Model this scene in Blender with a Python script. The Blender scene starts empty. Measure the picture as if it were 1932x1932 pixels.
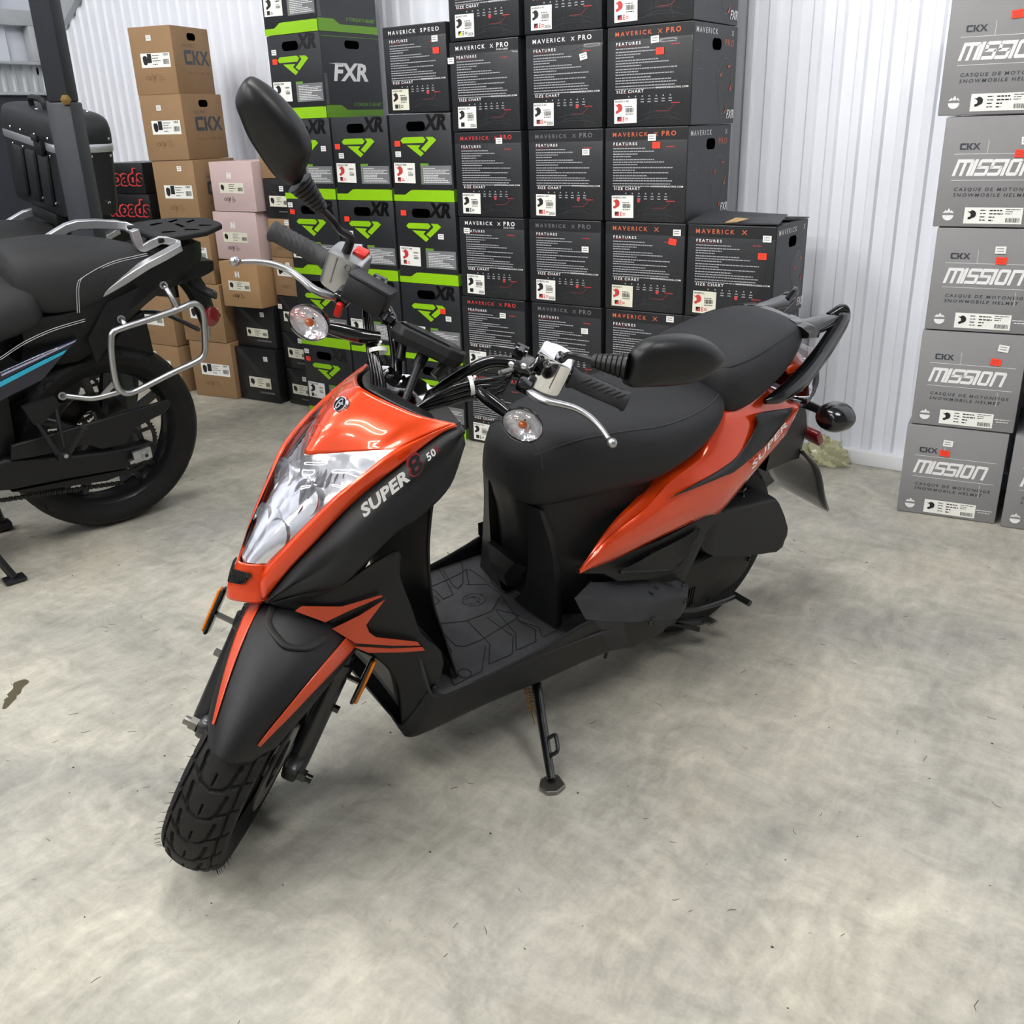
import bpy, bmesh, math, random
import numpy as np
from mathutils import Vector, Matrix
random.seed(7); rng = np.random.default_rng(5)
C = bpy.context.scene.collection
PI = math.pi
def lin(h):
    h = h.lstrip('#'); o = []
    for i in (0, 2, 4):
        c = int(h[i:i+2], 16)/255.0
        o.append(c/12.92 if c <= .04045 else ((c+.055)/1.055)**2.4)
    return (o[0], o[1], o[2], 1.0)
MATS = {}
def mat(name, hx, rough=.5, metal=0., coat=0., var=0., vscale=8., bump=0., bscale=60., emit=0., spec=.5, trans=0., kind='noise'):
    m = bpy.data.materials.new(name); m.use_nodes = True
    nt = m.node_tree; b = nt.nodes['Principled BSDF']
    c = lin(hx) if isinstance(hx, str) else hx
    b.inputs['Base Color'].default_value = c
    b.inputs['Roughness'].default_value = rough
    b.inputs['Metallic'].default_value = metal
    b.inputs['Coat Weight'].default_value = coat
    b.inputs['Coat Roughness'].default_value = .03
    b.inputs['Specular IOR Level'].default_value = spec
    if trans: b.inputs['Transmission Weight'].default_value = trans
    if emit:
        b.inputs['Emission Color'].default_value = c; b.inputs['Emission Strength'].default_value = emit
    if var or bump:
        tc = nt.nodes.new('ShaderNodeTexCoord')
    if var:
        n = nt.nodes.new('ShaderNodeTexNoise'); n.inputs['Scale'].default_value = vscale; n.inputs['Detail'].default_value = 5
        nt.links.new(tc.outputs['Object'], n.inputs['Vector'])
        r = nt.nodes.new('ShaderNodeValToRGB')
        r.color_ramp.elements[0].position = .3; r.color_ramp.elements[1].position = .7
        r.color_ramp.elements[0].color = tuple(v*(1-var) for v in c[:3]) + (1,)
        r.color_ramp.elements[1].color = tuple(min(1, v*(1+var)) for v in c[:3]) + (1,)
        nt.links.new(n.outputs['Fac'], r.inputs['Fac']); nt.links.new(r.outputs['Color'], b.inputs['Base Color'])
    if bump:
        if kind == 'voronoi':
            n2 = nt.nodes.new('ShaderNodeTexVoronoi')
            out = n2.outputs['Distance']
        elif kind == 'wave':
            n2 = nt.nodes.new('ShaderNodeTexWave'); out = n2.outputs['Fac']
        else:
            n2 = nt.nodes.new('ShaderNodeTexNoise'); out = n2.outputs['Fac']; n2.inputs['Detail'].default_value = 3
        n2.inputs['Scale'].default_value = bscale
        nt.links.new(tc.outputs['Object'], n2.inputs['Vector'])
        bp = nt.nodes.new('ShaderNodeBump'); bp.inputs['Strength'].default_value = bump; bp.inputs['Distance'].default_value = .004
        nt.links.new(out, bp.inputs['Height']); nt.links.new(bp.outputs['Normal'], b.inputs['Normal'])
    MATS[name] = m
    return m
def clear_mat(name, tint='ffffff', base=.06, rough=.03):
    m = bpy.data.materials.new(name); m.use_nodes = True; nt = m.node_tree
    for n in list(nt.nodes): nt.nodes.remove(n)
    o = nt.nodes.new('ShaderNodeOutputMaterial'); mx = nt.nodes.new('ShaderNodeMixShader')
    t = nt.nodes.new('ShaderNodeBsdfTransparent'); t.inputs['Color'].default_value = lin(tint)
    g = nt.nodes.new('ShaderNodeBsdfGlossy'); g.inputs['Roughness'].default_value = rough
    lw = nt.nodes.new('ShaderNodeFresnel'); lw.inputs['IOR'].default_value = 1.4
    ad = nt.nodes.new('ShaderNodeMath'); ad.operation = 'ADD'; ad.inputs[1].default_value = base; ad.use_clamp = True
    nt.links.new(lw.outputs[0], ad.inputs[0]); nt.links.new(ad.outputs[0], mx.inputs['Fac'])
    nt.links.new(t.outputs[0], mx.inputs[1]); nt.links.new(g.outputs[0], mx.inputs[2]); nt.links.new(mx.outputs[0], o.inputs['Surface'])
    MATS[name] = m
    return m

def V(p): return Vector(p)
def catmull(P, n, closed=False):
    """P: list of points (any dimension as np arrays); n samples per span"""
    P = [np.array(p, float) for p in P]; m = len(P)
    if m == 1: return P
    out = []
    spans = m if closed else m-1
    for i in range(spans):
        if closed: p0, p1, p2, p3 = P[(i-1) % m], P[i], P[(i+1) % m], P[(i+2) % m]
        else:
            p1, p2 = P[i], P[i+1]
            p0 = P[i-1] if i > 0 else 2*p1-p2
            p3 = P[i+2] if i+2 < m else 2*p2-p1
        for k in range(n):
            t = k/n
            out.append(.5*(2*p1+(p2-p0)*t+(2*p0-5*p1+4*p2-p3)*t*t+(3*p1-p0-3*p2+p3)*t**3))
    if not closed: out.append(P[-1])
    return out
def lerp_line(P, n):
    P = [np.array(p, float) for p in P]; out = []
    for a, b in zip(P[:-1], P[1:]):
        for k in range(n): out.append(a+(b-a)*k/n)
    return out+[P[-1]]

class G:
    """collects polygons and links them as one mesh object"""
    def __init__(s): s.v = []; s.f = []; s.m = []; s.cur = 0; s.fr = None
    def mi(s, i): s.cur = i; return s
    def frame(s, o, u, v, n):
        s.fr = (np.array(o, float), np.array(u, float), np.array(v, float), np.array(n, float)); return s
    def _a(s, pts):
        i = len(s.v)
        for p in pts: s.v.append(tuple(float(c) for c in p))
        return i
    def P(s, u, v, n=0.): o, U, W, N = s.fr; return o+U*u+W*v+N*n
    def face(s, pts):
        i = s._a(pts); s.f.append(tuple(range(i, i+len(pts)))); s.m.append(s.cur); return s
    def poly(s, uv, n=0.): return s.face([s.P(a, b, n) for a, b in uv])
    def rect(s, u0, v0, u1, v1, n=0., rot=0.):
        cu, cv = (u0+u1)/2, (v0+v1)/2; c, w = math.cos(rot), math.sin(rot)
        return s.poly([(cu+(a-cu)*c-(b-cv)*w, cv+(a-cu)*w+(b-cv)*c) for a, b in ((u0, v0), (u1, v0), (u1, v1), (u0, v1))], n)
    def line(s, u0, v0, u1, v1, w, n=0.):
        d = math.hypot(u1-u0, v1-v0) or 1e-9; a, b = -(v1-v0)/d*w/2, (u1-u0)/d*w/2
        return s.poly([(u0+a, v0+b), (u0-a, v0-b), (u1-a, v1-b), (u1+a, v1+b)], n)
    def pline(s, uv, w, n=0., closed=False):
        q = list(uv)+([uv[0]] if closed else [])
        for a, b in zip(q[:-1], q[1:]): s.line(a[0], a[1], b[0], b[1], w, n)
        return s
    def text(s, t, u, v, h, n=0., wide=1., shear=0., bold=0., space=1., align='L', rot=0.):
        vs, fs, wd = text_geo(t, bold, space)
        k = h/.7; off = 0 if align == 'L' else (-wd*k*wide/2 if align == 'C' else -wd*k*wide)
        c, w = math.cos(rot), math.sin(rot); i = len(s.v)
        for a, b in vs:
            x = a*k*wide+off+shear*b*k; y = b*k
            s.v.append(tuple(s.P(u+x*c-y*w, v+x*w+y*c, n)))
        for f in fs: s.f.append(tuple(i+j for j in f)); s.m.append(s.cur)
        return s
    def textw(s, t, u, v, h, width, n=0., shear=0., bold=0., space=1., align='L'):
        wd = text_geo(t, bold, space)[2]; return s.text(t, u, v, h, n, width/(wd*h/.7), shear, bold, space, align)
    def grid(s, rows, closed_u=False, closed_v=False, cap0=False, cap1=False):
        R = len(rows); K = len(rows[0]); i = s._a([p for r in rows for p in r])
        for a in range(R if closed_v else R-1):
            for b in range(K if closed_u else K-1):
                a2, b2 = (a+1) % R, (b+1) % K
                s.f.append((i+a*K+b, i+a*K+b2, i+a2*K+b2, i+a2*K+b)); s.m.append(s.cur)
        if cap0: s.f.append(tuple(i+b for b in range(K))[::-1]); s.m.append(s.cur)
        if cap1: s.f.append(tuple(i+(R-1)*K+b for b in range(K))); s.m.append(s.cur)
        return s
    def patch(s, rows, nu=5, nv=5, su=True, sv=True):
        """smooth surface through a grid of control points"""
        q = [(catmull if su else lerp_line)(r, nu) for r in rows]
        cols = [(catmull if sv else lerp_line)([r[j] for r in q], nv) for j in range(len(q[0]))]
        return s.grid([[cols[j][i] for j in range(len(cols))] for i in range(len(cols[0]))])
    def loft(s, secs, nu=4, nv=4, cap=True, su=True, sv=True):
        """closed sections swept along a path"""
        q = [catmull(r, nu, True) if su else [np.array(p, float) for p in r] for r in secs]
        cols = [(catmull if sv else lerp_line)([r[j] for r in q], nv) for j in range(len(q[0]))]
        return s.grid([[cols[j][i] for j in range(len(cols))] for i in range(len(cols[0]))], closed_u=True, cap0=cap, cap1=cap)
    def tube(s, pts, r, n=10, sm=4, caps=True, flat=1.):
        pts = [np.array(p, float) for p in pts]
        if sm > 1 and len(pts) > 2:
            rr = [r]*len(pts) if not hasattr(r, '__len__') else list(r)
            z = catmull([np.append(p, k) for p, k in zip(pts, rr)], sm)
            pts = [p[:3] for p in z]; rr = [float(p[3]) for p in z]
        else: rr = [r]*len(pts) if not hasattr(r, '__len__') else list(r)
        rows = []; up = None
        for i, p in enumerate(pts):
            t = pts[min(i+1, len(pts)-1)]-pts[max(i-1, 0)]; t = t/(np.linalg.norm(t)+1e-12)
            if up is None:
                up = np.array([0, 0, 1.]) if abs(t[2]) < .9 else np.array([1., 0, 0])
            a = np.cross(t, up); a /= np.linalg.norm(a)+1e-12; b = np.cross(a, t); up = b
            rows.append([p+rr[i]*(math.cos(k)*a+math.sin(k)*b*flat) for k in np.linspace(0, 2*PI, n, endpoint=False)])
        return s.grid(rows, closed_u=True, cap0=caps, cap1=caps)
    def cyl(s, a, b, r0, r1=None, n=20, caps=True):
        return s.tube([a, b], [r0, r0 if r1 is None else r1], n, 1, caps)
    def lathe(s, o, ax, prof, n=32, a0=0., a1=2*PI, ref=None):
        """prof: (radius, along axis)"""
        o = np.array(o, float); ax = np.array(ax, float); ax /= np.linalg.norm(ax)
        r = np.array(ref if ref is not None else ((0, 0, 1.) if abs(ax[2]) < .9 else (1., 0, 0))); e1 = np.cross(ax, r); e1 /= np.linalg.norm(e1); e2 = np.cross(ax, e1)
        full = abs(a1-a0-2*PI) < 1e-6
        rows = [[o+ax*h+rad*(math.cos(t)*e1+math.sin(t)*e2) for t in np.linspace(a0, a1, n, endpoint=not full)] for rad, h in prof]
        return s.grid(rows, closed_u=full)
    def box(s, c, d, R=None, bev=0.):
        c = np.array(c, float); bm = bmesh.new(); bmesh.ops.create_cube(bm, size=1.)
        for v in bm.verts: v.co = Vector((v.co.x*d[0], v.co.y*d[1], v.co.z*d[2]))
        if bev: bmesh.ops.bevel(bm, geom=bm.edges[:]+bm.verts[:], offset=bev, segments=2, profile=.5, affect='EDGES')
        bm.verts.index_update(); R = np.eye(3) if R is None else np.array(R, float)
        i = s._a([c+R@np.array(v.co) for v in bm.verts])
        for f in bm.faces: s.f.append(tuple(i+v.index for v in f.verts)); s.m.append(s.cur)
        bm.free(); return s
    def prism(s, a, b, caps=True):
        """two matching outlines joined"""
        return s.grid([a, b], closed_u=True, cap0=caps, cap1=caps)
    def slab(s, pts, n, t):
        n = np.array(n, float); n = n/np.linalg.norm(n)
        a = [np.array(p, float)-n*t/2 for p in pts]; b = [p+n*t for p in a]
        return s.prism(a, b)
    def ball(s, c, r, n=16, m=10, R=None):
        r = np.array(r if hasattr(r, '__len__') else (r, r, r), float); R = np.eye(3) if R is None else np.array(R)
        rows = [[np.array(c)+R@(r*np.array([math.sin(p)*math.cos(t), math.sin(p)*math.sin(t), math.cos(p)])) for t in np.linspace(0, 2*PI, n, endpoint=False)] for p in np.linspace(.001, PI-.001, m)]
        return s.grid(rows, closed_u=True)
    def mirror(s, axis=1):
        """append a mirrored copy of everything so far"""
        n = len(s.v); s.v += [tuple(-c if k == axis else c for k, c in enumerate(p)) for p in s.v]
        s.f += [tuple(n+i for i in f[::-1]) for f in s.f[:]]; s.m += s.m[:]; return s
    def flip(s, axis=1):
        g = G(); g.v = [tuple(-c if k == axis else c for k, c in enumerate(p)) for p in s.v]; g.f = [f[::-1] for f in s.f]; g.m = s.m[:]; return g
    def xf(s, M, o): 
        M = np.array(M); o = np.array(o); s.v = [tuple(M@np.array(p)+o) for p in s.v]; return s
    def build(s, name, mats, parent=None, smooth=35., thick=0., weld=True, sub=0, bevel=0., offs=0.):
        me = bpy.data.meshes.new(name); me.from_pydata(s.v, [], s.f)
        mats = mats if isinstance(mats, (list, tuple)) else [mats]
        for m in mats: me.materials.append(MATS[m] if isinstance(m, str) else m)
        if len(mats) > 1: me.polygons.foreach_set('material_index', s.m)
        bm = bmesh.new(); bm.from_mesh(me)
        if weld: bmesh.ops.remove_doubles(bm, verts=bm.verts, dist=.00008)
        bmesh.ops.recalc_face_normals(bm, faces=bm.faces); bm.to_mesh(me); bm.free()
        if smooth:
            me.polygons.foreach_set('use_smooth', [True]*len(me.polygons)); me.set_sharp_from_angle(angle=math.radians(smooth))
        me.update()
        o = bpy.data.objects.new(name, me); C.objects.link(o)
        if parent: o.parent = parent
        if thick:
            md = o.modifiers.new('thickness', 'SOLIDIFY'); md.thickness = thick; md.offset = offs
        if bevel:
            md = o.modifiers.new('bevel', 'BEVEL'); md.width = bevel; md.segments = 2; md.limit_method = 'ANGLE'
        return o
TXT = {}
def text_geo(t, bold=0., space=1.):
    k = (t, round(bold, 3), space)
    if k in TXT: return TXT[k]
    cu = bpy.data.curves.new('t', 'FONT'); cu.body = t; cu.size = 1.; cu.offset = bold; cu.space_character = space; cu.resolution_u = 2; cu.fill_mode = 'FRONT'
    ob = bpy.data.objects.new('t', cu); C.objects.link(ob)
    dg = bpy.context.evaluated_depsgraph_get(); dg.update()
    me = bpy.data.meshes.new_from_object(ob.evaluated_get(dg))
    vs = [(v.co.x, v.co.y) for v in me.vertices]; fs = [tuple(p.vertices) for p in me.polygons]
    bpy.data.objects.remove(ob); bpy.data.curves.remove(cu); bpy.data.meshes.remove(me)
    wd = max([a for a, b in vs] or [0])
    TXT[k] = (vs, fs, wd); return TXT[k]
def thing(name, label, cat, loc=(0, 0, 0), rot=None, rz=0., group=None):
    o = bpy.data.objects.new(name, None); C.objects.link(o); o.empty_display_size = .05
    if rot is not None: o.matrix_world = Matrix.Translation(V(loc)) @ Matrix(rot).to_4x4()
    else: o.location = loc; o.rotation_euler = (0, 0, rz)
    return tag(o, label, cat, group)
def tag(o, label, cat, group=None):
    o['label'] = label; o['category'] = cat
    if group: o['group'] = group
    return o
def struct(o): o['kind'] = 'structure'; return o
# ---------------------------------------------------------------- materials
mat('black_plastic', '131416', .5, spec=.38, var=.12, vscale=14, bump=.12, bscale=900)
mat('black_gloss', '0c0d0f', .18, coat=.4)
mat('black_paint', '17181b', .34, coat=.15)
mat('black_satin', '101113', .4, spec=.42)
mat('deck_rubber', '2c2d30', .68, var=.22, vscale=18, bump=.2, bscale=600)
mat('groove', '08080a', .9)
mat('seat_vinyl', '18191d', .52, spec=.42, bump=.35, bscale=1100, var=.05)
mat('seat_vinyl_side', '1b1c1f', .55, bump=.35, bscale=1300)
mat('orange_paint', (.76, .056, .0025, 1), .24, metal=.3, coat=.75, bump=.0)
mat('orange_decal', (.52, .05, .008, 1), .35, coat=.3)
mat('tyre_rubber', '1d1b1a', .72, spec=.35, var=.3, vscale=9, bump=.1, bscale=300)
mat('tyre_side', '0d0d0e', .62, spec=.35, bump=.1, bscale=200)
mat('chrome', 'e6e6e8', .07, metal=1.)
mat('alloy', 'b4b5b7', .34, metal=1., bump=.05, bscale=300)
mat('silver_paint', 'c9cbcf', .3, metal=.75, coat=.3)
mat('steel', '8f8d88', .36, metal=1.)
mat('brass', 'a88a55', .35, metal=1.)
mat('reflector_chrome', 'fafafc', .16, metal=.85, bump=.22, bscale=45, kind='voronoi'); mat('reflector_bright', 'f6f6f8', .16, metal=.5, coat=.4, bump=.6, bscale=90, kind='voronoi')
mat('reflector_smooth', 'f8f8fa', .12, metal=.9)
mat('amber', 'e07a06', .15, coat=.6); mat('amber_bulb', 'c25a0a', .2, coat=.5)
mat('red_lens', '7d0d14', .18, coat=.7); mat('red_paint', 'd8261c', .35)
mat('white_paint', 'f2f2f2', .5); mat('white_tie', 'e8e8e6', .5)
mat('decal_white', 'f3f3f1', .4); mat('decal_red', '9c1c2c', .4); mat('decal_black', '15161a', .5)
clear_mat('clear_lens', 'fbfcff', .05, .02); clear_mat('smoke_lens', 'c8c9cc', .06, .03)
mat('mesh_black', '09090a', .6); mat('engine_alloy', '2b2b2a', .5, metal=.6)
mat('stitch', 'a9aaad', .6)
# cartons
mat('kraft', '947655', .78, var=.06, vscale=6, bump=.08, bscale=500); mat('kraft_light', 'ab875f', .78, var=.05, vscale=6)
mat('kraft_edge', 'c79c66', .8); mat('pink_card', 'c8b1b0', .72, var=.03); mat('grey_card', '888789', .66, var=.03, vscale=5)
mat('black_card', '1f2125', .46, var=.05, vscale=7, coat=.12); mat('black_card_lit', '333539', .46, var=.05, vscale=7)  # second black card is a lighter copy, painting in light on sides and flaps
mat('black_card_plain', '131417', .4, coat=.15, var=.05); mat('title_band', '1b1c20', .45)
mat('hole', '020203', .95, spec=0.); mat('ink_white', 'e9e9ea', .55); mat('ink_grey', 'a3a4a8', .55); mat('ink_dim', '6d6e73', .55); mat('ink_dark', '34363b', .5)
mat('ink_red', 'c3393a', .55); mat('ink_orange', 'c9623f', .55); mat('ink_black', '1a1b1d', .5); mat('ink_slate', '3c4248', .5)
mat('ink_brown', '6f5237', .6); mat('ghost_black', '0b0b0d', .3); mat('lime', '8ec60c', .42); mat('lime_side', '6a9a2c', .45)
mat('panel_grey', '75777a', .5); mat('sticker_white', 'f0f0ee', .5); mat('sticker_orange', 'ff4326', .5); mat('label_white', 'f1f1ec', .5); mat('label_cream', 'e3e1cf', .5)
mat('label_yellow', 'd8d820', .5); mat('label_blue', '3d6fae', .5); mat('tape', 'b59a72', .35)
# motorcycles
mat('navy_paint', '10172c', .3, coat=.7, metal=.2); mat('cyan_decal', '2fb2d4', .4); mat('lilac_decal', 'a9a8c8', .4)
mat('bike_black', '0f1012', .55, spec=.38, bump=.08, bscale=700); mat('case_black', '15171a', .5, bump=.15, bscale=600); mat('bike_seat', '191a1c', .6, bump=.4, bscale=900)
mat('disc_steel', '5d5b57', .35, metal=1.)
mat('post_paint', '22252d', .45, var=.1, vscale=5); mat('galvanised', 'b7bbbd', .45, metal=.35, var=.1, vscale=6)
mat('liner_white', 'eef1fa', .42, var=.015, vscale=3); mat('liner_far', 'd3d7e2', .55, var=.05, vscale=2); mat('trim_white', 'eceef2', .5)
mat('ceiling_white', '6a6c70', .8); mat('wall_plain', '8f9195', .7)
mat('bag_film', 'e2e0b4', .2, coat=.5).node_tree.nodes['Principled BSDF'].inputs['Alpha'].default_value = .62
mat('lamp_glow', (1., .985, .95, 1), .5, emit=37.)
mat('debris', '4c4940', .8); mat('oil_stain', '57503f', .5)

def floor_material():
    m = bpy.data.materials.new('concrete'); m.use_nodes = True; nt = m.node_tree; b = nt.nodes['Principled BSDF']
    L = nt.links.new; N = nt.nodes.new
    tc = N('ShaderNodeTexCoord')
    def noise(sc, det=6, dist=0., rough=.55, sx=1, sy=1, rot=0.):
        mp = N('ShaderNodeMapping'); mp.inputs['Scale'].default_value = (sx, sy, 1); mp.inputs['Rotation'].default_value = (0, 0, rot)
        L(tc.outputs['Object'], mp.inputs['Vector']); n = N('ShaderNodeTexNoise'); n.inputs['Scale'].default_value = sc; n.inputs['Detail'].default_value = det
        n.inputs['Distortion'].default_value = dist; n.inputs['Roughness'].default_value = rough; L(mp.outputs[0], n.inputs['Vector']); return n.outputs['Fac']
    def ramp(f, c0, c1, p0=.3, p1=.7):
        r = N('ShaderNodeValToRGB'); r.color_ramp.elements[0].position = p0; r.color_ramp.elements[1].position = p1
        r.color_ramp.elements[0].color = c0; r.color_ramp.elements[1].color = c1; L(f, r.inputs['Fac']); return r.outputs['Color']
    def mix(a, c, f, mode='MULTIPLY'):
        x = N('ShaderNodeMix'); x.data_type = 'RGBA'; x.blend_type = mode; x.inputs[0].default_value = f; L(a, x.inputs[6]); L(c, x.inputs[7]); return x.outputs[2]
    g = lambda v: (v, v, v, 1)
    base = ramp(noise(1.6, 5, .8), lin('a3a199'), lin('c0bcae'), .35, .66)
    mot = ramp(noise(7, 8, 1.6, .68), g(.74), g(1.12), .34, .66)
    # curved trowel marks: rings around scattered centres
    vo = N('ShaderNodeTexVoronoi'); vo.inputs['Scale'].default_value = 1.15; vo.feature = 'F1'
    wn = N('ShaderNodeTexNoise'); wn.inputs['Scale'].default_value = 3.; wn.inputs['Detail'].default_value = 3; L(tc.outputs['Object'], wn.inputs['Vector'])
    mv = N('ShaderNodeMix'); mv.data_type = 'VECTOR'; mv.inputs[0].default_value = .12; L(tc.outputs['Object'], mv.inputs[4]); L(wn.outputs['Color'], mv.inputs[5])
    L(mv.outputs[1], vo.inputs['Vector'])
    mu = N('ShaderNodeMath'); mu.operation = 'MULTIPLY'; mu.inputs[1].default_value = 130.; L(vo.outputs['Distance'], mu.inputs[0])
    sn = N('ShaderNodeMath'); sn.operation = 'SINE'; L(mu.outputs[0], sn.inputs[0])
    arcs = ramp(sn.outputs[0], g(.93), g(1.05), 0., 1.)
    gate = ramp(noise(2.6, 4, 1.), g(0), g(1), .47, .66)
    am = N('ShaderNodeMix'); am.data_type = 'RGBA'; am.blend_type = 'MULTIPLY'; L(gate, am.inputs[0]); 
    c = mix(base, mot, .85)
    L(c, am.inputs[6]); L(arcs, am.inputs[7]); c = am.outputs[2]
    c = mix(c, ramp(noise(38, 4, .4, .6, 1, .28, .6), g(.86), g(1.06), .36, .62), .7)
    c = mix(c, ramp(noise(34, 4, .4, .6, .25, 1, .25), g(.88), g(1.05), .36, .62), .6)
    c = mix(c, ramp(noise(120, 3, 0, .7), g(.9), g(1.04), .35, .6), .6)
    c = mix(c, ramp(noise(55, 2, 0, .5), g(.55), g(1), .235, .27), .6)
    warm = ramp(noise(.9, 3, .5), (1.03, 1., .95, 1), (.98, 1., 1.02, 1), .35, .65)
    c = mix(c, warm, .8)
    L(c, b.inputs['Base Color'])
    rr = ramp(noise(5, 6, 1.), g(.42), g(.66)); L(rr, b.inputs['Roughness'])
    b.inputs['Specular IOR Level'].default_value = .42
    bp = N('ShaderNodeBump'); bp.inputs['Strength'].default_value = .12; bp.inputs['Distance'].default_value = .004; L(noise(70, 5, .5), bp.inputs['Height']); L(bp.outputs['Normal'], b.inputs['Normal'])
    MATS['concrete'] = m
floor_material()

# ---------------------------------------------------------------- room
WY, WX0, WX1, WF, CZ = 3.48, -5.6, 4.2, -5.2, 4.1
g = G(); g.face([(WX0-.3, WF-.3, 0), (WX1+.3, WF-.3, 0), (WX1+.3, WY+.3, 0), (WX0-.3, WY+.3, 0)]); struct(g.build('floor', 'concrete', smooth=0))
g = G(); g.face([(WX0-.3, WF-.3, CZ), (WX1+.3, WF-.3, CZ), (WX1+.3, WY+.3, CZ), (WX0-.3, WY+.3, CZ)]); struct(g.build('ceiling', 'ceiling_white', smooth=0))
def ribbed(axis, a0, a1, at, z0, z1, pitch=.0765, dep=.011, sgn=1, wd=(.036, .008, .0245, .008), sw=.0):
    g = G(); a = a0; prof = []
    while a < a1:
        x = a
        for w, d in zip(wd, (0, 0, dep, dep)):
            prof.append((x, d)); x += w
        a += pitch
    pts = lambda z: [((p, at-sgn*d, z) if axis == 'x' else (at+sgn*d, p, z)) for p, d in prof]
    return g.grid([pts(z0), pts(z1)])
back = struct(ribbed('x', WX0, WX1, WY, .03, CZ).build('wall_back', 'liner_white', smooth=0))
g = G()
for z in (.07, .57, 1.152, 1.75):
    for k in range(34):
        x = -1.1812-.0*k+(k-8)*.153
        if x > 3: break
        g.lathe((x, WY-.001, z), (0, -1, 0), [(.0001, .006), (.006, .0055), (.008, .002), (.0105, .001), (.0105, 0)], 8)
s = g.build('trim_1', 'steel'); struct(s); s.name = 'trim_1'
g = G(); g.box(((WX0+WX1)/2, WY-.014, .026), (WX1-WX0, .05, .052), bev=.003); struct(g.build('baseboard_back', 'trim_white'))
g = G(); g.face([(WX1, WF, 0), (WX1, WY, 0), (WX1, WY, CZ), (WX1, WF, CZ)]); struct(g.build('wall_right', 'wall_plain', smooth=0))
g = G(); g.face([(WX0, WF, 0), (WX1, WF, 0), (WX1, WF, CZ), (WX0, WF, CZ)]); struct(g.build('wall_front', 'wall_plain', smooth=0))
struct(ribbed('y', WF, WY, WX0, 0, CZ, pitch=.3, dep=.02, wd=(.2, .015, .07, .015)).build('wall_left', 'liner_far', smooth=0))
# galvanised girts, lower panel, corner brace of the end wall
def beam(name, y0, y1, z0, z1, x0, x1, m='galvanised', bev=.004):
    g = G(); g.box(((x0+x1)/2, (y0+y1)/2, (z0+z1)/2), (x1-x0, y1-y0, z1-z0), bev=bev); return struct(g.build(name, m))
X0 = WX0
beam('trim_2', WF, WY-.02, 1.785, 1.862, X0+.02, X0+.075)
beam('trim_3', WF, WY-.02, 1.59, 1.606, X0+.02, X0+.09)
beam('trim_4', WF, WY-.02, 1.435, 1.452, X0+.02, X0+.09)
struct(ribbed('y', WF, WY-.06, X0+.022, 1.45, 1.592, pitch=.06, dep=.01, wd=(.03, .008, .014, .008)).build('trim_5', 'galvanised', smooth=0))
beam('trim_6', WF, WY-.02, .0, 1.435, X0+.02, X0+.06, 'post_paint')
beam('trim_7', WY-.075, WY-.03, 1.452, 1.592, X0+.02, X0+.1, 'trim_white')
beam('trim_8', WY-.19, WY-.12, 1.606, 1.785, X0+.02, X0+.08)
g = G()
a, b = np.array([-5.575, WY-.03, 1.72]), np.array([-5.20, WY-.03, 1.965]); n = np.array([-.55, 0, .83])*.028
g.prism([a-n+(0, -.02, 0), a+n+(0, -.02, 0), a+n+(0, .02, 0), a-n+(0, .02, 0)], [b-n+(0, -.02, 0), b+n+(0, -.02, 0), b+n+(0, .02, 0), b-n+(0, .02, 0)])
struct(g.build('trim_9', 'galvanised'))
g = G(); g.slab([(-5.58, WY-.025, 1.75), (-5.24, WY-.025, 1.99), (-5.24, WY-.025, 2.2), (-5.58, WY-.025, 2.2)], (0, -1, 0), .006); struct(g.build('trim_10', 'galvanised'))

# ceiling lamps: rectangular loops of glowing tube under slim housings
def lamp(x, y, label, rz=0., w=1.25, d=.5):
    t = thing('ceiling_lamp', label, 'ceiling lamp', (x, y, CZ-.5), rz=rz, group='ceiling lamps')
    P = [(-w/2+.12, -d/2, 0), (w/2-.12, -d/2, 0), (w/2, 0, 0), (w/2-.12, d/2, 0), (-w/2+.12, d/2, 0), (-w/2, 0, 0)]
    g = G()
    for a, b in zip(P, P[1:]+P[:1]): g.tube([a, b], .024, 8, 1)
    g.build('lamp_tube', 'lamp_glow', t)
    g = G()
    for a, b in zip(P, P[1:]+P[:1]): g.tube([np.array(a)+(0, 0, .035), np.array(b)+(0, 0, .035)], .02, 6, 1)
    g.build('lamp_housing', 'trim_white', t)
    g = G()
    for x_ in (-w/3, w/3): g.cyl((x_, -d/2, .04), (x_, 0, .5), .003, n=6); g.cyl((x_, d/2, .04), (x_, 0, .5), .003, n=6)
    g.build('hanging_wire', 'steel', t)
LAMPS = [(-3.3, .2), (-3.6, -1.4), (-1.3, 1.3), (-1.2, -1.3), (1.1, 1.3), (-3.6, -3.6), (-.6, -3.6)]
for i, (x, y) in enumerate(LAMPS):
    lamp(x, y, 'white hexagonal tube lamp hung from the ceiling above the shop floor')
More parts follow.
